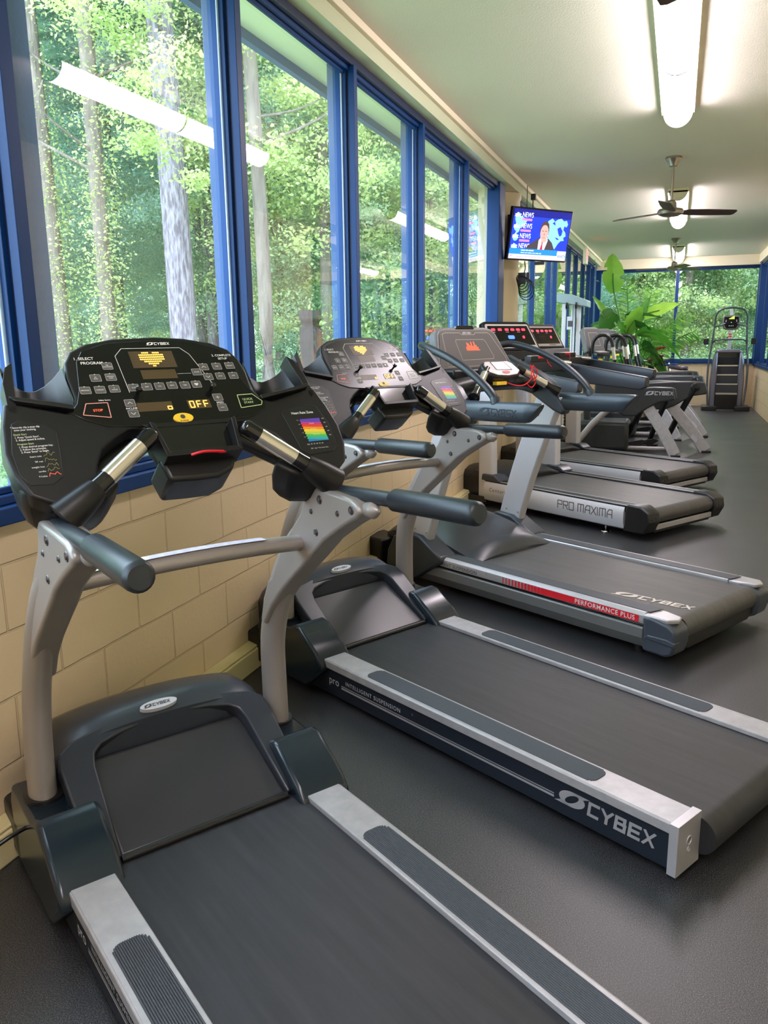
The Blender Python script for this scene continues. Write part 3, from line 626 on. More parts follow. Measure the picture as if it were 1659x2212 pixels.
    # slanted U frame and recessed pad.  plane through (-.06,.19) and (-.285,.349)
    sd=Vector((-.225,0,.159)).normalized(); nd=Vector((.159,0,.225)).normalized(); o=Vector((-.06,0,.19))
    inner=[(.250,-.012),(.243,.12),(.236,.26),(.226,.30),(.20,.322),(.14,.338),(.05,.350)]
    outer=[(.262,-.012),(.272,.075),(.318,.085),(.325,.18),(.327,.28),(.318,.325),(.28,.352),(.20,.372),(.10,.388)]
    half=[(y,s_) for y,s_ in inner]; ring_in=half+[(-y,s_) for y,s_ in reversed(half)]
    ring_out=outer+[(-y,s_) for y,s_ in reversed(outer)]
    m=MB(); pts=ring_out+list(reversed(ring_in)); m.prism(pts,o,VD,sd,nd,-.055,0.0,'hood_slate'); m.build('hood_frame',hd,bevel=.010,seg=3)
    # pad set back at the top
    a=Vector((-.052,0,.182)); b=Vector((-.322,0,.338)); sd2=(b-a).normalized(); n2=Vector((-sd2.z,0,sd2.x)); n2=n2 if n2.z>0 else -n2
    pad=[(-.252,0),(.252,0),(.246,.20),(.240,.30),(.225,.318),(-.225,.318),(-.240,.30),(-.246,.20)]
    m=MB(); m.prism(pad,a,VD,sd2,n2,-.12,-.012,'hood_pad'); m.build('hood_panel',hd,bevel=.012,seg=3)
    m=MB(); m.tube([(-.055,-.25,.170),(-.055,.25,.170)],.011,'black_plastic'); m.build('belt_lip',hd)
    m=MB(); c=Vector((-.365,-.01,.4235)); ex=Vector((0,1,0)); ey=Vector((-.90,0,.43)).normalized(); ez=ex.cross(ey)
    if ez.z<0: ez=-ez
    m.prism([(.058*math.cos(R(t)),.017*math.sin(R(t))) for t in range(0,360,15)],c,ex,ey,ez,-.012,.004,'badge_white')
    logo(m,c-ex*.046-ey*.0065,ex,ey,ez,.0125,'dark_print',lift=.005); m.build('oval_badge',hd,recalc=False)
    # ---- console ----
    H=[(.0,.327),(.08,.321),(.15,.305),(.195,.280),(.215,.245),(.222,.20),(.218,.14),(.235,.108),(.26,.098),(.382,.132),(.408,.135),(.425,.07),(.434,0),(.427,-.06),(.405,-.115),(.365,-.14),(.31,-.142),(.262,-.115),(.252,-.075),(.245,-.045),(.225,-.012),(.19,.014),(.15,.038),(.118,.040),(.108,.030),(.106,-.01),(.088,-.062),(.0,-.066)]
    sk=lambda y,s_: (-y-(.034*max(0,min(1,(.30-y)/.08)) if s_>.09 and y>.05 else 0),s_)
    out=H+[sk(y,s_) for y,s_ in reversed(H[1:-1])]
    m=MB(); m.prism(out,P0,VD,SD,NC,-.05,0,'shell_charcoal'); sh=m.build('console_shell',e,bevel=.010,seg=3)
    m=MB(); rim=[(y*.97,s_*.99-.002) for y,s_ in out]; 
    m.prism([(0,.30),(.15,.28),(.20,.22),(.20,.08),(.30,.08),(.38,.0),(.36,-.09),(.28,-.09),(.14,.02),(-.14,.02),(-.28,-.09),(-.36,-.09),(-.38,0),(-.30,.08),(-.20,.08),(-.20,.22),(-.15,.28)],P0,VD,SD,NC,-.09,-.05,'black_plastic'); m.build('console_back',e,bevel=.012,seg=2)
    for s in (-1,1):   # bottle cups
        m=MB(); rows=[]
        for q in range(9):
            t=q/8; lo=[];
            y_in=.223 if s>0 else .257
            yb_=y_in+(.395-y_in)*t; dep=-.085*math.sin(math.pi*t)**.8; top=.232+.020*t**3+(-.012)*math.sin(math.pi*t); bt=.100+.035*t
            rows.append([(yb_,bt-.01,dep),(yb_,bt+.04,dep*1.05),(yb_,top-.03,dep*1.0),(yb_-.000,top,dep*.92)])
        rings=[]
        for r in rows: rings.append([CP(s*y,z,d) for y,z,d in r]+[CP(s*y,z,d-.008) for y,z,d in reversed(r)])
        m.loft(rings,'black_plastic'); m.prism([(.223,.098),(.40,.128),(.40,.10),(.30,.08),(.223,.085)] if s>0 else [(-.223,.098),(-.40,.128),(-.40,.10),(-.30,.08),(-.223,.085)],P0,VD,SD,NC,-.09,-.03,'black_plastic')
        m.prism([(s*.385,.10),(s*.402,.11),(s*.398,.19),(s*.385,.235),(s*.365,.252),(s*.372,.20)],P0,VD,SD,NC,-.05,.0,'shell_charcoal')
        m.prism([(s*(.228 if s>0 else .262),.100),(s*.385,.132),(s*.395,.146),(s*.30,.124),(s*(.226 if s>0 else .262),.112)],P0,VD,SD,NC,-.02,.010,'black_plastic')
        m.build('bottle_cup',e,smooth=50,bevel=.002)
    blk=[(.0,.312),(.10,.303),(.165,.278),(.185,.245),(.200,.16),(.215,.12),(.236,.094),(.230,.070),(.185,.050),(.10,.040)]
    bl=blk+[(-y-(.036 if s_>.09 else .012 if y>.12 else 0),s_) for y,s_ in reversed(blk[1:])]
    m=MB(); m.prism(bl,P0,VD,SD,NC,-.004,.0025,'panel_black'); pn=m.build('control_panel',e,bevel=.002)
    m=MB(); Wt='white_print'
    def T_(txt,v,s_,sz,mt=Wt,al='LEFT',bold=.015,lift=.0032): m.text(txt,sz,CP(v,s_),VD,SD,NC,mt,align=al,bold=bold,lift=lift)
    def line(pts,w_,mt=Wt,lift=.0031,close=False):
        pp=pts+[pts[0]] if close else pts
        for (a,b) in zip(pp,pp[1:]):
            dx,dy=b[0]-a[0],b[1]-a[1]; l=math.hypot(dx,dy) or 1; nx,ny=-dy/l*w_/2,dx/l*w_/2
            m.quad([CP(a[0]+nx,a[1]+ny,lift),CP(b[0]+nx,b[1]+ny,lift),CP(b[0]-nx,b[1]-ny,lift),CP(a[0]-nx,a[1]-ny,lift)],mt)
    def fill(pts,mt,lift=.003): m.add([CP(a,b,lift) for a,b in pts],[tuple(range(len(pts)))],mt)
    logo(m,CP(-.030,.294),VD,SD,NC,.0095,Wt,lift=.0032)
    line([(-.118,.145),(-.122,.26),(-.10,.284),(.055,.284),(.075,.262),(.108,.160),(.095,.143)],.0014)
    T_('1. SELECT',-.226,.250,.0115); T_('PROGRAM',-.212,.236,.0115); T_('2. COMPLETE',.165,.252,.0095,al='CENTER'); T_('SETUP',.165,.241,.0095,al='CENTER')
    fill([(-.086,.274),(.030,.274),(.030,.220),(-.086,.220)],'led_off'); fill([(-.072,.213),(.020,.213),(.020,.184),(-.072,.184)],'led_off')
    # dot matrix heart
    hp=["0110110","1111111","1111111","1111111","0111110","0011100","0001000"]
    for r,row in enumerate(hp):
        for c,ch in enumerate(row):
            for dc in (0,1):
                if ch=='1': cx=-.060+(c*2+dc)*.0047; cy=.2685-r*.0071; m.add([CP(cx+.0021*math.cos(R(t)),cy+.0025*math.sin(R(t)),.0036) for t in range(0,360,60)],[tuple(range(6))],LED_A)
    for r in range(6):
        for c in range(24):
            cx=-.083+c*.0047; cy=.270-r*.009
            m.quad([CP(cx,cy-.003,.0033),CP(cx+.0008,cy-.003,.0033),CP(cx+.0008,cy+.003,.0033),CP(cx,cy+.003,.0033)],'button_grey')
    fill([(-.112,.112),(-.022,.112),(-.022,.085),(-.112,.085)],'led_off'); fill([(.018,.112),(.080,.112),(.080,.085),(.018,.085)],'led_off')
    def seg7(ch,v,s_,h,mt=LED_A):
        w_=h*.55; S={'O':'abcdef','F':'aefg','o':'cdeg'}[ch]; t=h*.13
        Q={'a':((0,h),(w_,h)),'b':((w_,h),(w_,h/2)),'c':((w_,h/2),(w_,0)),'d':((0,0),(w_,0)),'e':((0,0),(0,h/2)),'f':((0,h/2),(0,h)),'g':((0,h/2),(w_,h/2))}
        for k in S:
            a,b=Q[k]; line([(v+a[0],s_+a[1]),(v+b[0],s_+b[1])],t,mt,.0038)
    for i,ch in enumerate('OFF'): seg7(ch,.024+i*.019,.0885,.019)
    seg7('o',-.036,.0875,.018)
    line([(.022,.198),(.060,.198)],.0008)
    btns=[(-.15,.229,'HR CONTROL'),(-.188,.193,'5K RUN'),(-.151,.194,'WEIGHT LOSS'),(-.222,.157,'MANUAL'),(-.187,.157,'CARDIO'),(-.152,.158,'9 HOLES'),(-.103,.159,'SCAN'),(-.070,.160,'DIST'),(-.037,.160,'CAL'),(-.004,.161,'METS'),(.030,.160,'TIME'),(.062,.161,'*'),(.076,.201,'ENTER'),(.101,.217,'^'),(.103,.184,'v'),(.139,.218,'TIME'),(.138,.185,'LEVEL'),(.177,.219,'WEIGHT'),(.176,.185,'AGE'),(-.127,.113,'^'),(-.127,.081,'v'),(.106,.116,'+'),(.108,.083,'-')]
    for v,s_,t in btns:
        w_,h_=.0125,.0105
        if t in '+-': h_=.011
        pts=rrect(w_*2,h_*2,.002,2,v,s_); fill(pts,'button_grey',.0034); line(rrect(w_*2,h_*2,.002,2,v,s_),.0008,'grey_print',.0036,True)
        if t=='^': line([(v-.006,s_-.003),(v,s_+.003),(v+.006,s_-.003)],.0013,Wt,.0038)
        elif t=='v': line([(v-.006,s_+.003),(v,s_-.003),(v+.006,s_+.003)],.0013,Wt,.0038)
        elif t=='+': line([(v-.005,s_),(v+.005,s_)],.0012,Wt,.0038); line([(v,s_-.005),(v,s_+.005)],.0012,Wt,.0038)
        elif t=='-': line([(v-.005,s_),(v+.005,s_)],.0012,Wt,.0038)
        elif t=='*': fill([(v,s_-.005),(v-.006,s_+.001),(v-.003,s_+.005),(v,s_+.002),(v+.003,s_+.005),(v+.006,s_+.001)],Wt,.0038)
        else:
            tt=t.split(' ')
            for i,q in enumerate(tt): T_(q,v,s_-.0018+(.0025-.005*i if len(tt)>1 else 0),.0048,'white_print','CENTER',.01,.0039)
        if s_>.14 and v!=.076: m.add([CP(v+.0015*math.cos(R(a)),s_+.0108+.0015*math.sin(R(a)),.0040) for a in range(0,360,60)],[tuple(range(6))],Wt)
    T_('INCLINE',-.127,.0945,.0075,al='CENTER'); T_('SPEED',.107,.0968,.0075,al='CENTER'); T_('Safety Sentry',-.185,.124,.0055,al='CENTER')
    line([(-.245,.086),(-.231,.118),(-.180,.118),(-.183,.074)],.0022,'pink_print',.0034,True); T_('STOP',-.208,.094,.0095,LED_O,'CENTER',.01)
    line([(.163,.120),(.207,.121),(.228,.096),(.222,.084),(.160,.078)],.0022,'green_print',.0034,True); T_('QUICK',.188,.102,.0095,'green_print','CENTER',.01); T_('START',.188,.091,.0095,'green_print','CENTER',.01)
    m.build('printed_controls',pn,recalc=False)
    m=MB(); c=(-.008,.0575); m.prism([(c[0]+.026*math.cos(R(t)),c[1]+.0145*math.sin(R(t))) for t in range(0,360,15)],P0,VD,SD,NC,0,.006,'yellow')
    m.add([CP(c[0]-.001+.0065*math.cos(R(t)),c[1]+.003+.0065*math.sin(R(t)),.0066) for t in range(0,360,30)],[tuple(range(12))],'dark_print')
    m.text('e-stop',.0085,CP(c[0],c[1]-.0115),VD,SD,NC,'dark_print',align='CENTER',bold=.01,lift=.0066); m.build('emergency_stop',e,recalc=False)
    for v in (-.100,.095): m=MB(); m.lathe([(.004,0),(.004,.012),(.008,.018),(.008,.026),(.003,.030)],CP(v,.141),'gloss_black',axis=NC); m.build('book_ledge_peg',e)
    # instruction plate, left
    m=MB(); ins=[(-.405,.075),(-.385,.085),(-.335,.066),(-.315,.045),(-.322,-.02),(-.330,-.075),(-.355,-.092),(-.40,-.088),(-.417,-.06),(-.420,0)]
    m.prism(ins,P0,VD,SD,NC,-.003,.0012,'black_plastic'); ip=m.build('instruction_plate',e,bevel=.001)
    m=MB(); lines=[('* Securely clip e-stop clip',.062,Wt),('   onto your clothing.',.055,Wt),('Quick Start',.043,'green_print'),("1. Press 'Quick Start'.",.035,Wt),('2. Adjust speed & incline.',.028,Wt),('Program Start',.017,'green_print'),('1. Press desired program key.',.009,Wt),('2. Follow the prompts.',.002,Wt),("3. Press 'Enter' to begin.",-.005,Wt)]
    for i,(t,s_,mt) in enumerate(lines): m.text(t,.0068,CP(-.409+.001*i,s_),VD,SD,NC,mt,bold=.008,lift=.0016,sx=.88)
    for i,(t,s_) in enumerate([('heart rate',-.018),('5K run',-.032),('weight loss',-.046),('cardio',-.058),('9 holes',-.071)]):
        m.text(t,.006,CP(-.362,s_),VD,SD,NC,Wt,align='RIGHT',lift=.0016)
        pts=[(-.358+.0032*k,s_+[0,.006,.004,.010,.003,.008,.0095,.006,.009,.004,.001][(k*(i+2))%11]) for k in range(9)]; line(pts,.0009,('olive_print','olive_print','olive_print','olive_print',LED_O)[i],.0018)
    m.build('instruction_print',ip,recalc=False)
    # heart rate chart, right
    m=MB(); hr=[(.272,.052),(.285,.063),(.368,.078),(.388,.068),(.402,.01),(.398,-.062),(.38,-.082),(.30,-.086),(.283,-.07)]
    m.prism(hr,P0,VD,SD,NC,-.003,.0012,'black_plastic'); hp_=m.build('chart_plate',e,bevel=.001)
    m=MB(); m.text('Heart Rate Zone',.011,CP(.300,.046),VD,SD,NC,Wt,bold=.02,lift=.0016,sx=.9)
    bands=['ch_violet','ch_magenta','ch_red','ch_orange','ch_yellow','ch_lime','ch_green','ch_teal','ch_blue']; nb=len(bands); s0,s1=.028,-.046
    for i,b in enumerate(bands):
        a_=s0+(s1-s0)*i/nb; b_=s0+(s1-s0)*(i+1)/nb; k=.006 if 0<i else 0; k2=.006 if i<nb-1 else 0
        m.quad([CP(.318,a_,.0018),CP(.380,a_-k,.0018),CP(.378,b_-k2,.0018),CP(.314,b_,.0018)],b)
    for i in range(5): m.text(('200','180','160','140','120')[i],.005,CP(.386,.024-.014*i),VD,SD,NC,Wt,lift=.0018); m.text(('160','150','140','130','120')[i],.004,CP(.306,.024-.014*i),VD,SD,NC,Wt,lift=.0018)
    for i,t in enumerate(('Cardio','Fat Burn','Recovery')): m.text(t,.0055,CP(.348,.010-.018*i),VD,SD,NC,Wt,align='CENTER',lift=.0022)
    m.text('Age  25  35  45  55  65',.0055,CP(.306,-.056),VD,SD,NC,Wt,lift=.0018); m.text('220 - Age = Max Heart Rate',.0048,CP(.312,-.070),VD,SD,NC,Wt,lift=.0018)
    m.build('heart_rate_chart',hp_,recalc=False)
    # centre tray under the panel
    m=MB(); 
    for pts in ([(-.112,.030),(-.100,.026),(-.088,-.062),(-.098,-.072)],[(.112,.030),(.100,.026),(.088,-.062),(.098,-.072)],[(-.098,-.072),(.098,-.072),(.086,-.058),(-.086,-.058)]): m.prism(pts,P0,VD,SD,NC,-.02,.038,'shell_charcoal')
    m.prism([(-.10,.04),(.10,.04),(.088,-.06),(-.088,-.06)],P0,VD,SD,NC,.001,.004,'gloss_black')
    m.prism([(-.118,.046),(.118,.046),(.104,.034),(-.104,.034)],P0,VD,SD,NC,0,.006,'shell_charcoal')
    m.build('storage_tray',e,bevel=.004)
    m=MB(); m.prism([(-.105,-.05),(.105,-.05),(.075,-.10),(.03,-.118),(-.03,-.118),(-.095,-.115)],P0,VD,SD,NC,-.10,.0,'black_plastic'); m.build('sensor_housing',e,bevel=.01)
    # front chassis
    m=MB().box(-.66,-.30,-.30,.30,.03,.28,'black_plastic').box(-.66,-.40,-.43,.43,.03,.16,'black_plastic'); m.build('front_chassis',e,bevel=.012)
    for s in (-1,1): MB().lathe([(.022,0),(.022,.028)],(1.35,s*.33,0),'black_plastic').build('rubber_foot',e); MB().lathe([(.035,-.02),(.035,.02)],(-.52,s*.30,.035),'black_plastic',axis=(0,1,0)).build('front_wheel',e)
    return e
defm('badge_white',(.55,.58,.64),.35); defm('sticker',(.58,.56,.68),.5,noise=(60,(.70,.68,.76),.1)); defm('pink_print',(.80,.33,.30),.5); defm('green_print',(.50,.66,.30),.5); defm('olive_print',(.32,.28,.08),.5)
for k,c in dict(ch_violet=(.12,.06,.50),ch_magenta=(.55,.05,.25),ch_red=(.80,.06,.03),ch_orange=(.90,.32,.02),ch_yellow=(.90,.70,.05),ch_lime=(.50,.70,.08),ch_green=(.08,.55,.12),ch_teal=(.03,.50,.40),ch_blue=(.04,.25,.62)).items(): defm(k,c,.4)
t1=classic_treadmill('nearest charcoal treadmill in the foreground with amber heart and OFF displays')
a1=R(-33.34); t1.location=(-1.107+.013*math.sin(a1),1.705-.013*math.cos(a1),0); t1.rotation_euler=(0,0,a1)
t2=dup(t1); a2=R(-28.91); t2.location=(-1.139+.010*math.sin(a2),3.265-.010*math.cos(a2),0); t2.rotation_euler=(0,0,a2)
t2['label']='second charcoal treadmill with large silver CYBEX lettering on its black side panel'

# ---------------- third treadmill: wide flat uprights, looped arms, red stripe ----------------
def arch_treadmill(label):
    e=empty('treadmill',(0,0,0),0,label,'treadmill')
    Z=.23; HW=.472
    L=[(-1.75,.212),(.07,.212)]+[(.07+.06*math.sin(R(t)),.152+.06*math.cos(R(t))) for t in range(15,181,15)]+[(-1.75,.092)]
    m=MB(); m.uz(L,-.345,.345,'belt_grey'); bl=m.build('running_belt',e,smooth=40)
    m=MB(); o=(-.33,-.275,.2125); ex=Vector((.99,.14,0)).normalized(); ey=Vector((-.14,.99,0)).normalized(); logo(m,o,ex,ey,(0,0,1),.062,'cream_print',lift=.001); m.build('belt_lettering',bl,recalc=False)
    for s in (-1,1):
        def yb(a,b): return sorted((s*a,s*b))
        m=MB(); a,b=yb(.346,.455)
        m.prism([(s*.346,.205),(s*.346,Z-.006),(s*.352,Z),(s*.452,Z),(s*.470,Z-.012),(s*HW,Z-.03),(s*HW,.178),(s*.462,.174),(s*.346,.174)],(0,0,0),(0,1,0),(0,0,1),(1,0,0),-1.62,-.03,'silver'); rl=m.build('side_rail',e,bevel=.002)
        a,b=yb(.352,.436); m=MB(); m.prism([(-1.43,a),(-1.47+.0,b)] if 0 else [(-1.46,a),(-.02,a),(.0,b),(-1.43,b)],(0,0,Z),(1,0,0),(0,1,0),(0,0,1),0,.0025,'tread_pad'); m.build('grip_pad',rl)
        m=MB(); m.prism([(s*.40,.172),(s*.463,.172),(s*.463,.162),(s*.40,.162)],(0,0,0),(0,1,0),(0,0,1),(1,0,0),-1.70,-.03,'gloss_black')
        m.prism([(s*.40,.162),(s*.470,.162),(s*.476,.156),(s*.476,.108),(s*.440,.052),(s*.38,.045)],(0,0,0),(0,1,0),(0,0,1),(1,0,0),-1.72,-.03,'t3_grey'); pn=m.build('side_panel',e,bevel=.003)
        yo=s*HW; ez=Vector((0,s,0)); ex=Vector((-s,0,0)); ey=Vector((0,0,1)); X=(lambda x:x) if s<0 else (lambda x:-1.6-x)
        m=MB(); m.text('INTELLIGENT SUSPENSION',.030,(X(-1.50),yo,.185),ex,ey,ez,'dark_print',lift=.0012,space=1.15,bold=.008); m.text('3',.016,(X(-1.025),yo,.201),ex,ey,ez,'dark_print',lift=.0012)
        k=0; x=-.90
        while x<-.62: wd=.006+.018*k/14; m.quad([Vector((X(x),yo,.181))+ez*.0012,Vector((X(x+wd),yo,.181))+ez*.0012,Vector((X(x+wd),yo,.2155))+ez*.0012,Vector((X(x),yo,.2155))+ez*.0012],'red'); x+=.022; k+=1
        m.quad([Vector((X(-.62),yo,.181))+ez*.0012,Vector((X(-.055),yo,.181))+ez*.0012,Vector((X(-.055),yo,.2155))+ez*.0012,Vector((X(-.62),yo,.2155))+ez*.0012],'red')
        m.text('PERFORMANCE PLUS',.034,(X(-.42),yo,.187),ex,ey,ez,'white_print',lift=.002,space=1.1,bold=.01); m.build('side_lettering',rl,recalc=False)
        # rear cap
        m=MB(); cap=[(-.03,.05),(-.03,.215),(.01,.222),(.10,.205),(.135,.18),(.14,.12),(.125,.062),(.09,.045)]
        a,b=yb(.350,.478); m.uz(cap,a,b,'t3_darkcap'); cp=m.build('end_cap',e,bevel=.014,seg=3)
        m=MB(); m.prism([(-.032,s*.352),(.02,s*.350),(.11,s*.375),(.125,s*.42),(.09,s*.468),(-.032,s*.474)],(0,0,.214),(1,0,0),(0,1,0),(0,0,1),-.01,.012,'silver'); m.build('cap_top',cp,bevel=.006)
        m=MB(); m.prism([(-.02,.115),(.135,.105),(.142,.128),(.10,.138),(-.0,.135)],(0,0,0),(1,0,0),(0,0,1),(0,1,0),s*.44,s*.484,'t3_darkcap'); m.build('cap_notch',cp,bevel=.005)
        # foot bracket and upright
        m=MB(); a,b=yb(.355,.50); m.uz([(-1.86,.05),(-1.84,.20),(-1.78,.30),(-1.68,.345),(-1.55,.335),(-1.44,.275),(-1.36,.235),(-1.36,.20),(-1.60,.05)],a,b,'slate_plastic'); m.build('upright_foot',e,bevel=.014,seg=3)
        m=MB(); rr=[]
        for t in [i/10 for i in range(11)]:
            z=.06+1.08*t; xc=-1.66+.24*t+.13*t*t-.0; wd=.088+.012*t-(.0); yc=s*.425
            rr.append([(xc-wd,yc-.032,z),(xc+wd*.9,yc-.032,z),(xc+wd,yc-.02,z),(xc+wd,yc+.02,z),(xc+wd*.9,yc+.032,z),(xc-wd,yc+.032,z)])
        m.loft(rr,'pm_silver'); up=m.build('upright',e,bevel=.005)
        for q,(x,z) in enumerate([(-1.33,1.12),(-1.235,1.075),(-1.37,1.02),(-1.30,.955),(-1.52,.36),(-1.62,.37)]): MB().lathe([(.007,0),(.007,.004),(.003,.006)],(x,yc+s*.032,z),'chrome',axis=(0,s,0),seg=10).lathe([(.007,0),(.007,.004),(.003,.006)],(x,yc-s*.032,z),'chrome',axis=(0,-s,0),seg=10).build('bolt',up)
        # elbow bracket
        m=MB(); a,b=yb(.385,.462); m.uz([(-1.66,1.40),(-1.60,1.372),(-1.41,1.30),(-1.285,1.232),(-1.215,1.14),(-1.165,1.06),(-1.185,1.028),(-1.26,1.055),(-1.395,1.13),(-1.47,1.175),(-1.62,1.22)],a,b,'slate_plastic'); m.build('elbow_bracket',e,bevel=.016,seg=3)
        # padded arm
        m=MB(); rr=[]; yc=s*.432
        for x,r,zc,sk in ((-1.26,.044,1.108,0),(-1.24,.055,1.112,0),(-1.0,.055,1.116,0),(-.80,.054,1.122,0),(-.735,.052,1.124,-.040),(-.728,.046,1.124,-.040)):
            ring=[]
            for j in range(24):
                t=2*math.pi*j/24; cy,cz=math.cos(t),math.sin(t)
                ring.append((x+sk*(-cz)*.9 if sk==0 else x+sk*(-cz),yc+cy*r*.62,zc+cz*r))
            rr.append(ring)
        m.loft(rr,'slate_blue_arm'); am=m.build('padded_arm',e,smooth=50)
        m=MB(); yo=yc+s*.0335; XX=(lambda x:x) if s<0 else (lambda x:-2.02-x)
        logo(m,(XX(-1.10),yo,1.098),(-s,0,0),(0,0,1),(0,s,0),.040,'navy_panel',lift=.0012); m.build('arm_lettering',am,recalc=False)
        # swept loop
        m=MB(); m.tube([(-1.60,s*.20,1.37),(-1.655,s*.26,1.41),(-1.68,s*.33,1.452),(-1.62,s*.40,1.468),(-1.50,s*.43,1.442),(-1.36,s*.438,1.398),(-1.22,s*.436,1.335),(-1.10,s*.434,1.26),(-1.03,s*.432,1.20),(-1.00,s*.432,1.15)],.0225,'grip_rubber',smooth=5); m.build('loop_handle',e)
        m=MB(); m.lathe([(.026,0),(.027,.03),(.024,.04)],(-1.008,yc,1.155),'slate_blue_arm',axis=(-.25,0,1)); m.build('handle_collar',e)
        # angled grips
        a=Vector((-1.335,s*.15,1.318)); b=Vector((-1.24,s*.335,1.205)); d=(b-a)
        m=MB(); m.tube([a-d*.1,a,b,b+d*.25],[.02,.022,.022,.034],'gloss_black',seg=16); g=m.build('heart_rate_grip',e,smooth=50)
        m=MB(); m.tube([a+d*.15,a+d*.85],.0225,'steel_grip',seg=16,caps=False); m.build('steel_sensor',g)
    m=MB(); m.prism([(-.35,.16),(.35,.16),(.35,.07),(.30,.05),(-.30,.05),(-.35,.07)],(0.062,0,0),(0,1,0),(0,0,1),(1,0,0),0,.05,'black_plastic'); rf=m.build('rear_crossmember',e,bevel=.008)
    m=MB(); m.quad([(.1135,.19,.115),(.1135,.28,.115),(.1135,.28,.14),(.1135,.19,.14)],'badge_white'); m.quad([(.114,.195,.125),(.114,.275,.125),(.114,.275,.130),(.114,.195,.130)],'dark_print'); m.build('rating_label',rf,recalc=False)
    # hood: rear dome plus front rim
    def arc(hw,zs,zt,zb,n=14):
        out=[(-hw,zb)]
        for i in range(n+1): t=-1+2*i/n; out.append((hw*t,zs+(zt-zs)*(1-abs(t)**2.2)))
        return out+[(hw,zb)]
    m=MB(); m.loft([[(x,y,z) for y,z in arc(hw,zs,zt,.06)] for x,hw,zs,zt in ((-2.06,.30,.22,.26),(-2.03,.33,.25,.33),(-1.95,.345,.28,.385),(-1.80,.35,.30,.415),(-1.62,.35,.30,.415),(-1.48,.35,.28,.385),(-1.36,.35,.25,.325),(-1.24,.35,.218,.262))],'hood_pad'); hd=m.build('motor_hood',e,smooth=50)
    m=MB(); n=14; rr=[]
    for i in range(n+1):
        t=-1+2*i/n; y=.352*t; k=(1-abs(t)**2.2); x0=-1.42-.0*k; 
        rr.append([(-1.30-.0*k,y,.235+.072*k),(-1.235,y,.222+.058*k),(-1.20,y,.206+.030*k),(-1.20,y,.205),(-1.30,y,.205)])
    m.loft(rr,'slate_plastic'); m.build('hood_front_rim',hd,smooth=40)
    m=MB(); m.box(-2.14,-1.72,-.36,.36,.04,.20,'black_plastic'); m.box(-2.16,-1.95,-.46,-.25,.05,.235,'black_plastic'); m.box(-2.16,-1.95,.25,.46,.05,.235,'black_plastic'); m.build('front_chassis',e,bevel=.015)
    for s in (-1,1): MB().lathe([(.025,0),(.025,.05)],(-.1,s*.38,0),'black_plastic').build('rubber_foot',e); MB().lathe([(.04,-.025),(.04,.025)],(-2.02,s*.36,.04),'black_plastic',axis=(0,1,0)).build('front_wheel',e)
    # console body, face, lcd and pod
    ct=Vector((-1.645,-.01,1.575)); cb=Vector((-1.535,.0,1.315)); up_=(ct-cb).normalized(); nn=Vector((up_.z,0,-up_.x)); h=(ct-cb).length
    def K(y,s_,d=0): return cb+Vector((0,1,0))*y+up_*s_+nn*d
    body=[(-.345,.0),(.345,.0),(.335,.04),(.27,h-.04),(.24,h-.008),(.18,h+.003),(-.18,h+.003),(-.24,h-.008),(-.27,h-.04),(-.335,.04)]
    m=MB(); m.prism(body,cb,(0,1,0),up_,nn,-.075,0,'t3_console'); cs=m.build('console',e,bevel=.018,seg=3)
    m=MB(); m.prism([(-.32,.012),(.32,.012),(.31,.05),(.248,h-.045),(.215,h-.028),(-.215,h-.028),(-.248,h-.045),(-.31,.05)],cb,(0,1,0),up_,nn,0,.004,'t3_face'); fc=m.build('console_face',cs,bevel=.003)
    m=MB()
    def ln(pts,w_,mt,lift=.0048,close=True):
        pp=pts+([pts[0]] if close else [])
        for (a,b) in zip(pp,pp[1:]):
            dx,dy=b[0]-a[0],b[1]-a[1]; l=math.hypot(dx,dy); nx,ny=-dy/l*w_/2,dx/l*w_/2
            m.quad([K(a[0]+nx,a[1]+ny,lift),K(b[0]+nx,b[1]+ny,lift),K(b[0]-nx,b[1]-ny,lift),K(a[0]-nx,a[1]-ny,lift)],mt)
    ln([(-.25,.045),(-.225,h-.05),(-.20,h-.04),(-.07,h-.04),(-.055,h-.052),(.055,h-.052),(.07,h-.04),(.185,h-.04),(.205,h-.055),(.285,.075),(.285,.035)],.0022,'cream_print',close=False)
    ln([(-.115,.065),(-.128,.185),(-.12,.198),(.125,.198),(.14,.185),(.175,.085),(.168,.068)],.0018,'cream_print'); ln([(-.26,.025),(.30,.025)],.0015,'cream_print',close=False)
    for i in range(9):
        hh=(.012,.040,.034,.020,.044,.018,.046,.024,.010)[i]; x=-.052+i*.0125; m.quad([K(x,.132,.005),K(x+.0095,.132,.005),K(x+.0095,.138+hh,.005),K(x,.138+hh,.005)],LED_O)
    m.quad([K(-.052,.126,.005),K(.068,.126,.005),K(.068,.131,.005),K(-.052,.131,.005)],LED_O)
    logo(m,K(-.045,h-.047),(0,1,0),up_,nn,.012,'badge_white',lift=.005); m.build('face_print',fc,recalc=False)
    m=MB(); m.prism([(-.09,h-.012),(.075,h-.012),(.065,h+.008),(-.08,h+.008)],cb,(0,1,0),up_,nn,-.04,.006,'gloss_black'); m.build('top_vent',cs,bevel=.003)
    m=MB(); m.box(-1.56,-1.43,-.32,.32,1.265,1.325,'black_plastic'); m.build('tray',e,bevel=.012)
    m=MB(); m.tube([(-1.44,-.43,1.20),(-1.40,-.25,1.235),(-1.38,0,1.245),(-1.40,.25,1.235),(-1.44,.43,1.20)],.05,'black_plastic',smooth=4,flat=(1.3,1)); m.build('crossbar',e,smooth=50)
    pt=Vector((-1.385,-.025,1.372)); pb=Vector((-1.29,-.025,1.300)); pu=(pt-pb).normalized(); pn_=Vector((pu.z,0,-pu.x))
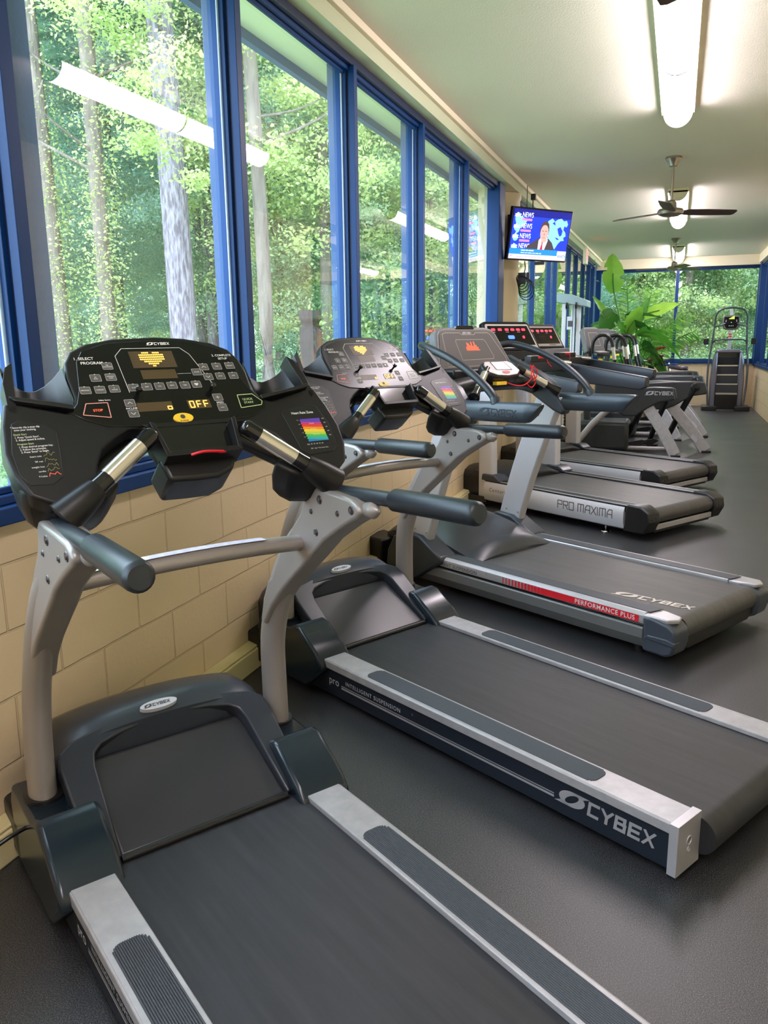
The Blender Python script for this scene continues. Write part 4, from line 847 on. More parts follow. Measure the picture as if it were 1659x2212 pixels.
    pod=[(-.155,.01),(-.10,-.022),(0,-.032),(.10,-.022),(.155,.015),(.142,.09),(.115,.115),(-.115,.115),(-.145,.085)]
    m=MB(); m.prism(pod,pb,(0,1,0),pu,pn_,-.06,0,'black_plastic'); pd=m.build('display_pod',e,bevel=.014,seg=3)
    m=MB(); m.prism([(y*.88,s_*.9+.004) for y,s_ in pod],pb,(0,1,0),pu,pn_,0,.006,'pod_face'); m.build('pod_face',pd,bevel=.004)
    m=MB(); sc=[(-.068,.028),(.072,.022),(.062,.102),(-.062,.104)]; m.add([pb+Vector((0,1,0))*y+pu*s_+pn_*.0075 for y,s_ in sc],[(0,1,2,3)],'dark_print'); m.add([pb+Vector((0,1,0))*(y*.85)+pu*(s_*.85+.009)+pn_*.0085 for y,s_ in sc],[(0,1,2,3)],'lcd_white')
    m.add([pb+Vector((0,1,0))*(-.0+.035*math.cos(R(t)))+pu*(.004+.012*math.sin(R(t)))+pn_*.0085 for t in range(0,360,20)],[tuple(range(18))],'red'); m.build('pod_screen',pd,recalc=False)
    MB().box(-1.30,-1.27,-.13,-.04,1.235,1.255,'yellow').build('warning_tag',e)
    return e
defm('cream_print',(.62,.56,.48),.5); defm('belt_grey',(.055,.053,.052),.40,noise=(3,(.085,.08,.078),.25),stretch=(1,10,1),bump=(900,.25,.001)); defm('slate_plastic',(.030,.036,.045),.33); defm('pod_face',(.42,.36,.34),.35)
t3=arch_treadmill('treadmill with a red PERFORMANCE PLUS stripe on its silver side, third from the front')
a3=R(-29.4); t3.location=(.182,4.166,0); t3.rotation_euler=(0,0,a3)

# ---------------- Pro Maxima treadmills ----------------
def faceted_treadmill(label,lettered=True):
    e=empty('treadmill',(0,0,0),0,label,'treadmill','faceted-arm treadmills')
    Z=.25; L=[(-1.75,.238),(.05,.238)]+[(.05+.062*math.sin(R(t)),.176+.062*math.cos(R(t))) for t in range(15,181,15)]+[(-1.75,.114)]
    MB().uz(L,-.375,.375,'belt_grey').build('running_belt',e,smooth=40)
    for s in (-1,1):
        def yb(a,b): return sorted((s*a,s*b))
        m=MB(); a,b=yb(.378,.492); m.box(-1.62,-.03,a,b,.20,Z,'black_plastic'); rl=m.build('side_rail',e,bevel=.004)
        m=MB(); a,b=yb(.378,.388); m.box(-1.60,-.03,a,b,Z,Z+.004,'silver'); a,b=yb(.476,.490); m.box(-1.60,-.03,a,b,Z,Z+.003,'silver'); m.build('rail_strip',rl)
        m=MB(); m.prism([(s*.44,.236),(s*.494,.236),(s*.507,.20),(s*.507,.12),(s*.492,.07),(s*.46,.055),(s*.44,.06)],(0,0,0),(0,1,0),(0,0,1),(1,0,0),-1.62,-.10,'pm_silver'); pn=m.build('side_panel',e,smooth=40)
        yo=s*.507; ex=Vector((-s,0,0)); ez=Vector((0,s,0)); ey=Vector((0,0,1)); X=(lambda x:x) if s<0 else (lambda x:-1.7-x); m=MB()
        # angular techno capitals
        G={'P':[[(0,0),(0,1),(1,1),(1,.5),(0,.5)]],'R':[[(0,0),(0,1),(1,1),(1,.5),(0,.5)],[(.45,.5),(1,0)]],'O':[[(0,0),(0,1),(1,1),(1,0),(0,0)]],'M':[[(0,0),(0,1),(1.25,1),(1.25,0)],[(.62,1),(.62,.05)]],'A':[[(0,0),(0,.62),(.38,1),(1,1),(1,0)],[(0,.42),(1,.42)]],'X':[[(0,0),(1,1)],[(0,1),(1,0)]],'I':[[(0,0),(0,1)]]}
        x=-.745; H=.062
        for ch in ('PRO MAXIMA' if lettered else ''):
            if ch==' ': x+=.030; continue
            wd=.05
            for st in G[ch]:
                for (p,q) in zip(st,st[1:]):
                    a0=(x+p[0]*wd*.9,.135+p[1]*H-.018*0); b0=(x+q[0]*wd*.9,.135+q[1]*H); dx,dy=b0[0]-a0[0],b0[1]-a0[1]; l=math.hypot(dx,dy); nx,ny=-dy/l*.0034,dx/l*.0034; ux,uy=dx/l*.0034,dy/l*.0034
                    m.quad([Vector((X(a0[0]-ux+nx),yo,a0[1]-uy+ny))+ez*.0012,Vector((X(b0[0]+ux+nx),yo,b0[1]+uy+ny))+ez*.0012,Vector((X(b0[0]+ux-nx),yo,b0[1]+uy-ny))+ez*.0012,Vector((X(a0[0]-ux-nx),yo,a0[1]-uy-ny))+ez*.0012],'dark_print')
            x+=(.020 if ch=='I' else .0735 if ch=='M' else .060)
        if lettered: m.text('Centurion 3',.05,(X(-1.55),yo,.155),ex,ey,ez,'dark_print',lift=.0012,shear=.2,space=1.3); m.build('side_lettering',pn,recalc=False)
        a,b=yb(.372,.512); m=MB(); m.uz([(-.10,.055),(-.085,.10),(-.08,.20),(-.07,.262),(.05,.262),(.125,.222),(.135,.145),(.09,.06)],a,b,'black_plastic'); cp=m.build('end_cap',e,bevel=.010)
        for yy in (.43,.47): MB().lathe([(.010,0),(.007,.001)],(.1315,s*yy,.17),'gloss_black',axis=(1,0,0),seg=12).build('cap_hole',cp)
        m=MB(); a,b=yb(.36,.50); m.uz([(-1.66,.245),(-1.65,.302),(-1.50,.302),(-1.43,.262),(-1.43,.245)],a,b,'slate_plastic'); m.build('rail_block',e,bevel=.008)
        m=MB(); m.tube([(-.32,s*.42,.055),(-.32,s*.42,.02)],.008,'chrome'); m.lathe([(.038,0),(.036,.006),(.012,.016)],(-.32,s*.42,0),'chrome'); m.build('levelling_foot',e)
        m=MB(); rr=[]
        for t in [i/8 for i in range(9)]:
            z=.06+1.10*t; xc=-1.64+.02*t-.06*t*t; wd=.085; yc=s*.43
            rr.append([(xc-wd,yc-.04,z),(xc+wd*.85,yc-.04,z),(xc+wd,yc-.025,z),(xc+wd,yc+.025,z),(xc+wd*.85,yc+.04,z),(xc-wd,yc+.04,z)])
        m.loft(rr,'pm_silver'); m.build('upright',e,bevel=.006)
        m=MB(); rr=[]; 
        for x,z0,z1,hw in ((-1.72,1.14,1.30,.045),(-1.32,1.095,1.255,.05),(-.66,1.058,1.172,.042),(-.61,1.085,1.165,.032)):
            yc=s*.44; zm=z0+(z1-z0)*.55; rr.append([(x,yc-hw,zm),(x,yc-hw*.75,z1),(x,yc+hw*.75,z1),(x,yc+hw,zm),(x,yc+hw*.8,z0),(x,yc-hw*.8,z0)])
        m.loft(rr,'arm_black'); m.build('side_arm',e,bevel=.008,smooth=20)
        m=MB(); m.tube([(-1.50,s*.20,1.30),(-1.36,s*.33,1.275)],.020,'steel_grip'); m.build('heart_rate_grip',e)
    m=MB().box(.085,.105,-.372,.372,.075,.115,'silver'); m.build('rear_bar',e,bevel=.003)
    MB().box(-.02,.085,-.372,.372,.05,.10,'black_plastic').build('rear_crossmember',e)
    m=MB(); m.loft([[(x,y,z) for y,z in ((-hw,.06),(-hw,zs),(-hw+.04,zt-.01),(-.2,zt+.02),(.2,zt+.02),(hw-.04,zt-.01),(hw,zs),(hw,.06))] for x,hw,zs,zt in ((-2.12,.40,.20,.24),(-2.08,.43,.26,.30),(-1.85,.45,.26,.31),(-1.66,.45,.24,.30),(-1.45,.37,.23,.265))],'black_plastic'); m.build('motor_hood',e,bevel=.012,smooth=30)
    for s in (-1,1): MB().lathe([(.045,-.03),(.045,.03)],(-1.98,s*.36,.045),'black_plastic',axis=(0,1,0)).build('front_wheel',e)
    [MB().box(-1.9,-1.6,*sorted((s*.47,s*.49)),.02,.09,'gloss_black').build('lift_bracket',e,bevel=.004) for s in (-1,1)]
    # console
    ct=Vector((-1.86,0,1.66)); cb=Vector((-1.745,0,1.395)); up_=(ct-cb).normalized(); nn=Vector((up_.z,0,-up_.x)); h=(ct-cb).length
    def K(y,s_,d=0): return cb+Vector((0,1,0))*y+up_*s_+nn*d
    m=MB(); m.prism([(-.385,0),(.355,0),(.275,h-.015),(.24,h),(-.29,h),(-.33,h-.012)],cb,(0,1,0),up_,nn,-.05,0,'black_plastic'); cs=m.build('console',e,bevel=.010)
    scr=[(-.352,.022),(.318,.022),(.252,h-.04),(.240,h-.03),(-.295,h-.03),(-.305,h-.04)]
    m=MB(); m.prism(scr,cb,(0,1,0),up_,nn,0,.004,'lcd_border'); m.prism([(-.325,.05),(.288,.05),(.236,h-.048),(-.282,h-.048)],cb,(0,1,0),up_,nn,0,.0055,'gloss_black'); sc=m.build('screen_panel',cs)
    m=MB()
    def blob(y,s_,w_,h_,mt): m.add([K(y+a,s_+b,.0065) for a,b in rrect(w_,h_,min(w_,h_)*.35,2)],[tuple(range(12))],mt)
    for i,y in enumerate((-.22,-.135,-.045,.03,.105,.175)): blob(y,h-.085,.05,.024,LED_R)
    blob(-.245,h-.16,.03,.024,LED_R); blob(.155,h-.16,.030,.028,LED_R); blob(-.01,h-.16,.085,.036,LED_B if 'PRO MAXIMA' in label else 'panel_black')
    for y in (-.22,-.045,.105): m.quad([K(y-.02,h-.112,.0065),K(y+.02,h-.112,.0065),K(y+.02,h-.108,.0065),K(y-.02,h-.108,.0065)],'grey_print')
    m.text('PRO MAXIMA',.018,K(.15,.030),(0,1,0),up_,nn,'dark_print',align='CENTER',bold=.02,lift=.0062); m.build('lit_readouts',sc,recalc=False)
    m=MB(); m.prism([(-.40,-.01),(.40,-.01),(.38,-.12),(-.38,-.12)],cb,(0,1,0),Vector((-.55,0,.83)),Vector((.83,0,.55)),-.10,.02,'black_plastic'); m.box(-1.74,-1.42,-.40,.40,1.20,1.30,'arm_black'); m.build('console_tray',e,bevel=.015)
    m=MB(); m.box(-1.50,-1.42,-.14,.14,1.295,1.345,'black_plastic'); m.box(-1.49,-1.43,-.12,.12,1.345,1.352,'silver'); m.box(-1.425,-1.418,-.05,.05,1.325,1.345,'red'); m.build('safety_key_pod',e,bevel=.006)
    return e
defm('arm_black',(.022,.026,.034),.38); defm('lcd_border',(.62,.58,.56),.4)
t4=faceted_treadmill('treadmill with PRO MAXIMA lettering on a pale silver side panel and a lit blue readout')
t4.location=(.043,6.582,0); t4.rotation_euler=(0,0,R(-33))
t5=faceted_treadmill('fifth treadmill from the front, pale sided, console lit red only',False)
t5.location=(.075,8.334,0); t5.rotation_euler=(0,0,R(-31.5))
# red stop-key lanyards
def lanyard(pts,label):
    m=MB()
    for p in pts: m.tube(p,.0035,'red',seg=6,smooth=5)
    return tag(m.build('lanyard'),label,'lanyard')
def L3(u,v,w,o=(.182,4.166),a=a3): return (o[0]+u*math.cos(a)-v*math.sin(a),o[1]+u*math.sin(a)+v*math.cos(a),w)
lanyard([[L3(-1.28,-.03,1.245),L3(-1.26,.05,1.225),L3(-1.25,.12,1.235),L3(-1.24,.17,1.29),L3(-1.26,.165,1.33)],[L3(-1.25,.12,1.235),L3(-1.245,.16,1.21),L3(-1.24,.19,1.25),L3(-1.25,.15,1.345)],[L3(-1.24,.165,1.34),L3(-1.235,.20,1.30),L3(-1.24,.175,1.25),L3(-1.24,.15,1.29),L3(-1.25,.17,1.34)]],'tangled bright red safety lanyard hanging from the third treadmill display pod')
def L4(u,v,w,o=(.043,6.582),a=R(-33)): return (o[0]+u*math.cos(a)-v*math.sin(a),o[1]+u*math.sin(a)+v*math.cos(a),w)
lanyard([[L4(-1.41,.05,1.34),L4(-1.40,.06,1.29),L4(-1.39,.10,1.25)]],'short red lanyard on the treadmill with the blue readout')
def L5(u,v,w): return L4(u,v,w,(.075,8.334),R(-31.5))
lanyard([[L5(-1.41,.0,1.34),L5(-1.40,.02,1.30),L5(-1.39,.0,1.27)]],'short red lanyard on the fifth treadmill with the red-lit console')
def L1(u,v,w): return L4(u,v,w,(t1.location.x,t1.location.y),a1)
lanyard([[L1(.07,-.04,1.238),L1(.075,-.01,1.244),L1(.07,.03,1.241),L1(.065,.05,1.238),L1(.06,.0,1.238),L1(.06,-.045,1.24)]],'coiled red cord lying in the tray of the nearest treadmill console')

# ---------------- arc trainers ----------------
def arc_trainer(label):
    e=empty('arc_trainer',(0,0,0),0,label,'elliptical trainer','dark grey arc trainers in a row')
    # local axes parallel to the room, origin near the machine centre on the floor
    def shroud(pts,y0,y1,pale,x0=0):
        m=MB(); m.prism(pts,(0,0,0),(1,0,0),(0,0,1),(0,1,0),y0,y1,'shroud_dark'); o=m.build('pivot_shroud',e,bevel=.02,seg=3); return o
    s1=shroud([(-1.0,.92),(-.72,.90),(-.43,.865),(-.25,.878),(-.05,.872),(.0,.86),(.03,.72),(-.08,.70),(-.20,.675),(-.33,.60),(-.47,.50),(-.62,.50),(-.80,.62),(-1.0,.74)],-.13,-.02,True)
    m=MB(); logo(m,(-.36,-.13,.775),(1,0,0),(0,0,1),(0,-1,0),.052,'badge_white',lift=.002); m.quad([(-.035,-.133,.85),(-.025,-.133,.85),(.005,-.133,.72),(-.005,-.133,.72)],'t3_console'); m.build('shroud_lettering',s1,recalc=False)
    s2=shroud([(-.70,.90),(-.35,.905),(-.05,.925),(.22,.928),(.36,.915),(.40,.80),(.385,.76),(.22,.735),(.12,.68),(.0,.60),(-.12,.55),(-.40,.55),(-.70,.70)],.36,.47,False)
    m=MB(); m.lathe([(.055,0),(.055,.04),(.04,.05)],(.24,.36,.855),'black_plastic',axis=(0,-1,0)); m.build('pivot_hub',s2)
    for (x0,y0,z0,x1,y1) in ((-.33,-.07,.62,.04,-.20),(-.06,.40,.62,.42,.34)):
        m=MB(); a=Vector((x0,y0,z0)); b=Vector((x1,y1,.02)); d=(b-a)
        n_=Vector((.06,0,.04)); sd_=Vector((0,.028,0)); rr=[]
        for t in (0,.25,.5,.75,1): c=a+d*t+Vector((.02*math.sin(3.1*t),0,0)); rr.append([c-n_-sd_,c+n_-sd_,c+n_+sd_,c-n_+sd_])
        m.loft(rr,'worn_silver'); lg=m.build('rear_leg',e,bevel=.008)
        MB().box(x1-.05,x1+.07,y1-.04,y1+.04,0,.025,'black_plastic').build('leg_foot',e,bevel=.006)
    m=MB(); m.quad([(.22,.305,.20),(.30,.302,.12),(.33,.302,.17),(.25,.305,.25)],'badge_white'); m.build('leg_sticker',lg,recalc=False)
    for a,b in (((-.38,-.06,.66),(-.62,.25,.06)),((.24,.33,.86),(-.10,.62,.08)),((-.10,.2,.70),(-.30,.5,.10))):
        m=MB(); m.tube([a,Vector(a).lerp(Vector(b),.5)+Vector((-.01,0,0)),b],.04,'black_plastic',flat=(.7,1.1)); m.build('swing_arm',e)
    for x,y,z in ((-.50,.30,.05),(-.36,.46,.05)):
        m=MB(); m.prism(rrect(.36,.15,.05,3),(x,y,z),(1,0,0),(0,1,0),(0,0,1),0,.03,'black_plastic'); m.prism([(-.2,0),(.1,.0),(.19,.06),(.12,.09),(-.05,.05)],(x,y,z+.02),(1,0,0),(0,0,1),(0,1,0),-.075,-.06,'black_plastic'); m.build('foot_pedal',e,bevel=.01)
    m=MB(); m.box(-1.30,-.55,-.10,.50,.04,.42,'shroud_dark'); m.build('drive_housing',e,bevel=.05,seg=3)
    m=MB(); m.box(-1.32,-1.22,-.32,.62,0,.06,'worn_silver'); m.tube([(-1.25,.15,.05),(.05,.15,.05)],.03,'worn_silver'); m.build('base_frame',e,bevel=.006)
    m=MB(); m.tube([(-1.24,-.28,.08),(-1.0,-.18,.40),(-.78,-.10,.62)],.035,'worn_silver',flat=(.8,1.2)); m.tube([(-1.24,.58,.08),(-1.0,.5,.40),(-.75,.42,.62)],.035,'worn_silver',flat=(.8,1.2)); m.build('front_brace',e)
    m=MB(); m.tube([(-1.10,.15,.40),(-1.14,.13,1.0),(-1.12,.10,1.32)],.05,'shroud_dark'); m.build('console_mast',e)
    ct=Vector((-1.16,.05,1.645)); cb=Vector((-1.0,0,1.33)); up_=(ct-cb).normalized(); nn=Vector((up_.z,0,-up_.x)); ax=Vector((0,1,0)); A=R(-32); rot=Matrix.Rotation(A,3,'Z'); up_=rot@up_; nn=rot@nn; ax=rot@ax; h=(ct-cb).length
    m=MB(); m.prism([(-.19,0),(.19,0),(.165,h-.04),(.13,h),(-.13,h),(-.165,h-.04)],cb,ax,up_,nn,-.08,0,'t3_console'); cs=m.build('console',e,bevel=.02,seg=3)
    m=MB(); m.prism([(-.17,.02),(.17,.02),(.145,h-.04),(-.145,h-.04)],cb,ax,up_,nn,0,.004,'t3_face')
    P=[(-.10,.08),(.10,.08),(.09,h-.09),(-.09,h-.09)]
    for a,b in zip(P,P[1:]+P[:1]):
        dx,dy=b[0]-a[0],b[1]-a[1]; l=math.hypot(dx,dy); nx,ny=-dy/l*.0018,dx/l*.0018
        m.quad([cb+ax*(a[0]+nx)+up_*(a[1]+ny)+nn*.005,cb+ax*(b[0]+nx)+up_*(b[1]+ny)+nn*.005,cb+ax*(b[0]-nx)+up_*(b[1]-ny)+nn*.005,cb+ax*(a[0]-nx)+up_*(a[1]-ny)+nn*.005],'cream_print')
    m.build('console_face',cs,recalc=False)
    m=MB(); m.prism(rrect(.26,.12,.04,3),cb+nn*.06+up_*-.04,ax,(up_*.6+nn*-.8).normalized(),(nn*.6+up_*.8).normalized(),-.05,.0,'black_plastic'); pd=m.build('display_pod',e,bevel=.01)
    m=MB(); q=cb+nn*.06+up_*-.038; e2=(up_*.6+nn*-.8).normalized(); e3=(nn*.6+up_*.8).normalized()
    m.prism(rrect(.20,.09,.03,3),q,ax,e2,e3,0,.003,'pod_face'); m.quad([q+ax*a+e2*b+e3*.004 for a,b in ((-.03,-.02),(.03,-.02),(.03,.03),(-.03,.03))],'badge_white'); m.quad([q+ax*a+e2*b+e3*.004 for a,b in ((-.03,-.04),(.03,-.04),(.03,-.025),(-.03,-.025))],'red'); m.build('pod_face',pd,recalc=False)
    MB().box(-.97,-.92,-.12,-.05,1.205,1.235,'yellow').build('warning_tag',e)
    for dx,dy in ((0,0),(.13,.50)):
        m=MB(); m.tube([(-1.05+dx,-.10+dy,1.32),(-1.04+dx,-.11+dy,1.45),(-.98+dx,-.12+dy,1.52),(-.89+dx,-.12+dy,1.53),(-.82+dx,-.12+dy,1.47),(-.79+dx,-.12+dy,1.36),(-.76+dx,-.12+dy,1.20),(-.72+dx,-.10+dy,1.05),(-.70+dx,-.08+dy,.85),(-.70+dx,-.06+dy,.55)],.022,'black_plastic',smooth=5); hd=m.build('arm_handle',e)
        m=MB(); m.tube([(-.795+dx,-.12+dy,1.38),(-.765+dx,-.12+dy,1.22)],.0245,'steel_grip',caps=False); m.build('steel_sensor',hd)
    return e
defm('shroud_dark',(.035,.040,.044),.35)
ar=arc_trainer('dark arc trainer with white CYBEX lettering, nearest of the ellipticals behind the treadmills'); ar.location=(0,11.0,0)
ar2=dup(ar); ar2.location=(.02,12.75,0); ar2['label']='second arc trainer in the row, mostly hidden behind the first one'
ar3=dup(ar); ar3.location=(-.02,14.5,0); ar3['label']='third arc trainer in the row, in front of the potted plants'
# ---------------- exercise bike further back ----------------
def bike():
    e=empty('exercise_bike',(.02,16.0,0),0,'exercise bike with a small saddle in front of the end wall','exercise bike')
    MB().box(-.25,.25,-.55,-.47,0,.06,'black_plastic').box(-.25,.25,.47,.55,0,.06,'black_plastic').box(-.04,.04,-.5,.5,.03,.09,'black_plastic').build('base_frame',e,bevel=.01)
    MB().lathe([(.24,-.03),(.25,0),(.24,.03)],(0,.15,.36),'shroud_dark',axis=(1,0,0)).build('flywheel',e)
    MB().tube([(0,.10,.08),(.05,-.05,.5),(.12,-.18,.90)],.025,'chrome').build('seat_post',e)
    m=MB(); m.loft([[(x,y+w_,z),(x,y+w_*.6,z+.04),(x,y-w_*.6,z+.04),(x,y-w_,z),(x,y,z-.03)] for x,y,z,w_ in ((-.16,-.2,.965,.015),(-.05,-.2,.945,.03),(.05,-.2,.93,.06),(.13,-.2,.94,.09),(.17,-.2,.925,.07))],'saddle'); m.build('saddle',e,smooth=60)
    m=MB(); m.tube([(-.05,.3,.1),(-.12,.34,.7),(-.18,.36,1.02)],.025,'chrome'); m.build('handlebar_post',e)
    m=MB(); m.tube([(-.28,.10,1.06),(-.12,.22,1.10),(-.12,.45,1.10),(-.28,.52,1.06)],.016,'black_plastic',smooth=4); m.tube([(-.30,.22,.98),(-.10,.22,.99),(-.02,.32,.99),(-.10,.44,.99),(-.3,.44,.98)],.016,'blue_frame',smooth=4); m.build('handlebar',e)
bikem=defm('saddle',(.10,.07,.10),.35); bike()
# ---------------- stair climber ----------------
def climber():
    e=empty('stair_climber',(.985,18.1,0),0,'stair climbing machine with dark steps facing the room, in the far right corner','stair climber')
    for s in (-1,1):
        m=MB(); m.prism([(s*.19,.02),(s*.32,.02),(s*.325,.6),(s*.30,1.02),(s*.26,1.17),(s*.20,1.22)] ,(0,0,0),(1,0,0),(0,0,1),(0,1,0),.0,.55,'climber_side'); m.build('side_cover',e,bevel=.03,seg=3)
        m=MB(); m.tube([(s*.34,.0,.10),(s*.375,.05,.55),(s*.37,.08,1.0),(s*.33,.10,1.35),(s*.305,.08,1.75),(s*.29,.05,1.93),(s*.20,.03,2.04),(0,.02,2.07)],.020,'climber_tube',smooth=5); m.build('handrail',e)
        MB().box(*sorted((s*.40,s*.50)),-.02,.10,1.34,1.46,'black_plastic').build('bottle_holder',e,bevel=.01)
        MB().box(*sorted((s*.17,s*.46)),-.22,.30,0,.09,'black_plastic').build('base_foot',e,bevel=.012)
        m=MB(); m.tube([(s*.30,.07,1.70),(s*.2,.0,1.72),(s*.11,-.02,1.76)],.016,'climber_tube',smooth=3); m.build('upper_grip',e)
    MB().prism([(-.27,1.17),(.27,1.17),(.22,1.24),(-.22,1.24)],(0,0,0),(1,0,0),(0,0,1),(0,1,0),0,.5,'climber_side').build('top_cover',e,bevel=.02)
    m=MB(); m.tube([(-.33,.10,1.36),(-.25,.0,1.43),(0,-.02,1.435),(.25,.0,1.43),(.33,.10,1.36)],.016,'climber_tube',smooth=4); m.build('front_rail',e)
    for i in range(5):
        z=.36+.185*i; y=.30-.0*i; y=-.12+.10*i
        if i<4: m=MB(); m.box(-.205,.205,y,y+.24,z-.02,z,'step_grey'); m.box(-.205,.205,y-.008,y+.004,z-.03,z+.004,'chrome'); m.box(-.205,.205,y+.09,y+.10,z,z+.165,'step_riser'); m.build('step',e)
    m=MB().box(-.205,.205,-.10,.0,.02,.335,'gloss_black').box(-.205,.205,.30,.42,1.08,1.18,'gloss_black'); m.build('kick_panel',e)
    m=MB(); m.tube([(0,.12,1.22),(0,.08,1.45),(0,.06,1.62)],.034,'badge_white'); mp=m.build('console_post',e); MB().lathe([(.036,-.012),(.036,.012)],(0,.075,1.50),'red').lathe([(.036,-.012),(.036,.012)],(0,.068,1.545),'red').build('red_bands',mp)
    m=MB(); m.prism([(-.165,.10),(-.15,.02),(-.10,-.02),(.10,-.02),(.15,.02),(.165,.10),(.16,.24),(.13,.275),(-.13,.275),(-.16,.24)],(0,.0,1.66),(1,0,0),Vector((0,.25,.97)),Vector((0,-.97,.25)),-.08,0,'t3_console'); cs=m.build('console',e,bevel=.02,seg=3)
    m=MB(); O=Vector((0,0,1.66)); E2=Vector((0,.25,.97)); E3=Vector((0,-.97,.25))
    m.prism([(-.14,.10),(-.09,.0),(.09,.0),(.14,.10),(.135,.235),(-.135,.235)],O,(1,0,0),E2,E3,0,.004,'gloss_black')
    for i in range(5): m.quad([O+Vector((-.04+.02*i,0,0))+E2*a+E3*.006+Vector((b,0,0)) for b,a in ((0,.19),(.014,.19),(.014,.19+.012*(i+1)),(0,.19+.012*(i+1)))],LED_G)
    for x,z in ((-.10,.14),(-.10,.165),(.10,.14),(.10,.165),(-.035,.05),(0,.05),(.035,.05),(0,.12)): m.quad([O+Vector((x+a,0,0))+E2*(z+b)+E3*.006 for a,b in ((-.008,-.006),(.008,-.006),(.008,.006),(-.008,.006))],'white_print')
    m.build('console_face',cs,recalc=False)
    MB().prism([(-.03,0),(.03,0),(.03,.12),(-.03,.12)],O+E2*.275,(1,0,0),E2,E3,-.06,-.02,'badge_white').build('console_bracket',e)
defm('climber_side',(.22,.23,.30),.22,metal=.7); defm('climber_tube',(.09,.10,.12),.3,metal=.4); defm('step_grey',(.06,.06,.06),.6,noise=(60,(.12,.12,.11),.1)); defm('step_riser',(.035,.035,.04),.6)
climber()
# ---------------- cable machine by the window ----------------
def cable_machine():
    e=empty('cable_machine',(-1.46,12.0,0),R(0),'tall silver cable weight machine standing against the left windows, past the television','cable machine')
    for dx,dy in ((-.10,-.10),(.10,-.04),(-.02,.28)):
        m=MB(); m.box(dx-.028,dx+.028,dy-.03,dy+.03,0,1.98,'pm_silver'); m.build('column',e,bevel=.004)
    MB().box(-.20,.22,-.20,.40,0,.06,'black_plastic').build('base',e,bevel=.01)
    m=MB(); m.prism([(-.20,2.0),(.22,1.93),(.22,2.02),(.02,2.10),(-.20,2.13)],(0,0,0),(1,0,0),(0,0,1),(0,1,0),-.16,.34,'teal_plate'); m.build('top_plate',e,bevel=.008)
    for dx in (-.06,.07): MB().lathe([(.05,-.012),(.04,0),(.05,.012)],(dx,-.15,1.95),'black_plastic',axis=(1,0,0)).build('pulley',e)
    MB().box(-.05,.05,-.15,-.10,1.62,1.80,'badge_white').box(-.035,.035,-.152,-.149,1.66,1.74,'dark_print').build('instruction_card',e)
    m=MB()
    for i in range(9): m.box(-.07,.07,.02,.22,.08+.05*i,.12+.05*i,'weights')
    m.build('weight_stack',e)
    m=MB(); m.tube([(.03,-.15,1.95),(.03,-.16,.4)],.004,'gloss_black'); m.build('cable',e)
defm('teal_plate',(.28,.38,.40),.35,metal=.3); cable_machine()
# ---------------- potted plants ----------------
def big_leaf(m,base,d,L,W,droop,mt,roll=0,fold=.25,split=(),stemL=0,n=12):
    # a broad blade: base point, direction, length, width, droop (m), colour
    d=Vector(d).normalized(); side=d.cross(Vector((0,0,1)))
    if side.length<.05: side=Vector((1,0,0))
    side.normalize(); up=side.cross(d); side=side*math.cos(roll)+up*math.sin(roll); up=side.cross(d)
    rows=[]; 
    for i in range(n+1):
        t=i/n; c=Vector(base)+d*L*t-Vector((0,0,1))*droop*t*t; wv=W*math.sin(math.pi*min(1,t*.92+.06))**.7*(1-.25*t)
        if t>.97: wv=.004
        rows.append([c+side*wv*k+up*wv*abs(k)*fold-up*.0+Vector((0,0,.008*math.sin(i*2.1+k*3))) for k in (-1,-.6,-.05,.05,.6,1)])
    k0=len(m.v); vs=[p for r in rows for p in r]; fs=[]
    for i in range(n):
        for j in range(5):
            if j in (0,4) and (i+ (j>2)*3) in split: continue
            fs.append((i*6+j,i*6+j+1,(i+1)*6+j+1,(i+1)*6+j))
    m.add(vs,fs,mt)
def pot(e,r,h): 
    MB().lathe([(r*.7,0),(r*.95,h*.9),(r*1.05,h*.92),(r*1.05,h),(r*.9,h),(r*.88,h*.9)],(0,0,0),'pot').build('pot',e); MB().lathe([(r*.88,h*.86),(r*.5,h*.88)],(0,0,0),'soil').build('soil',e)
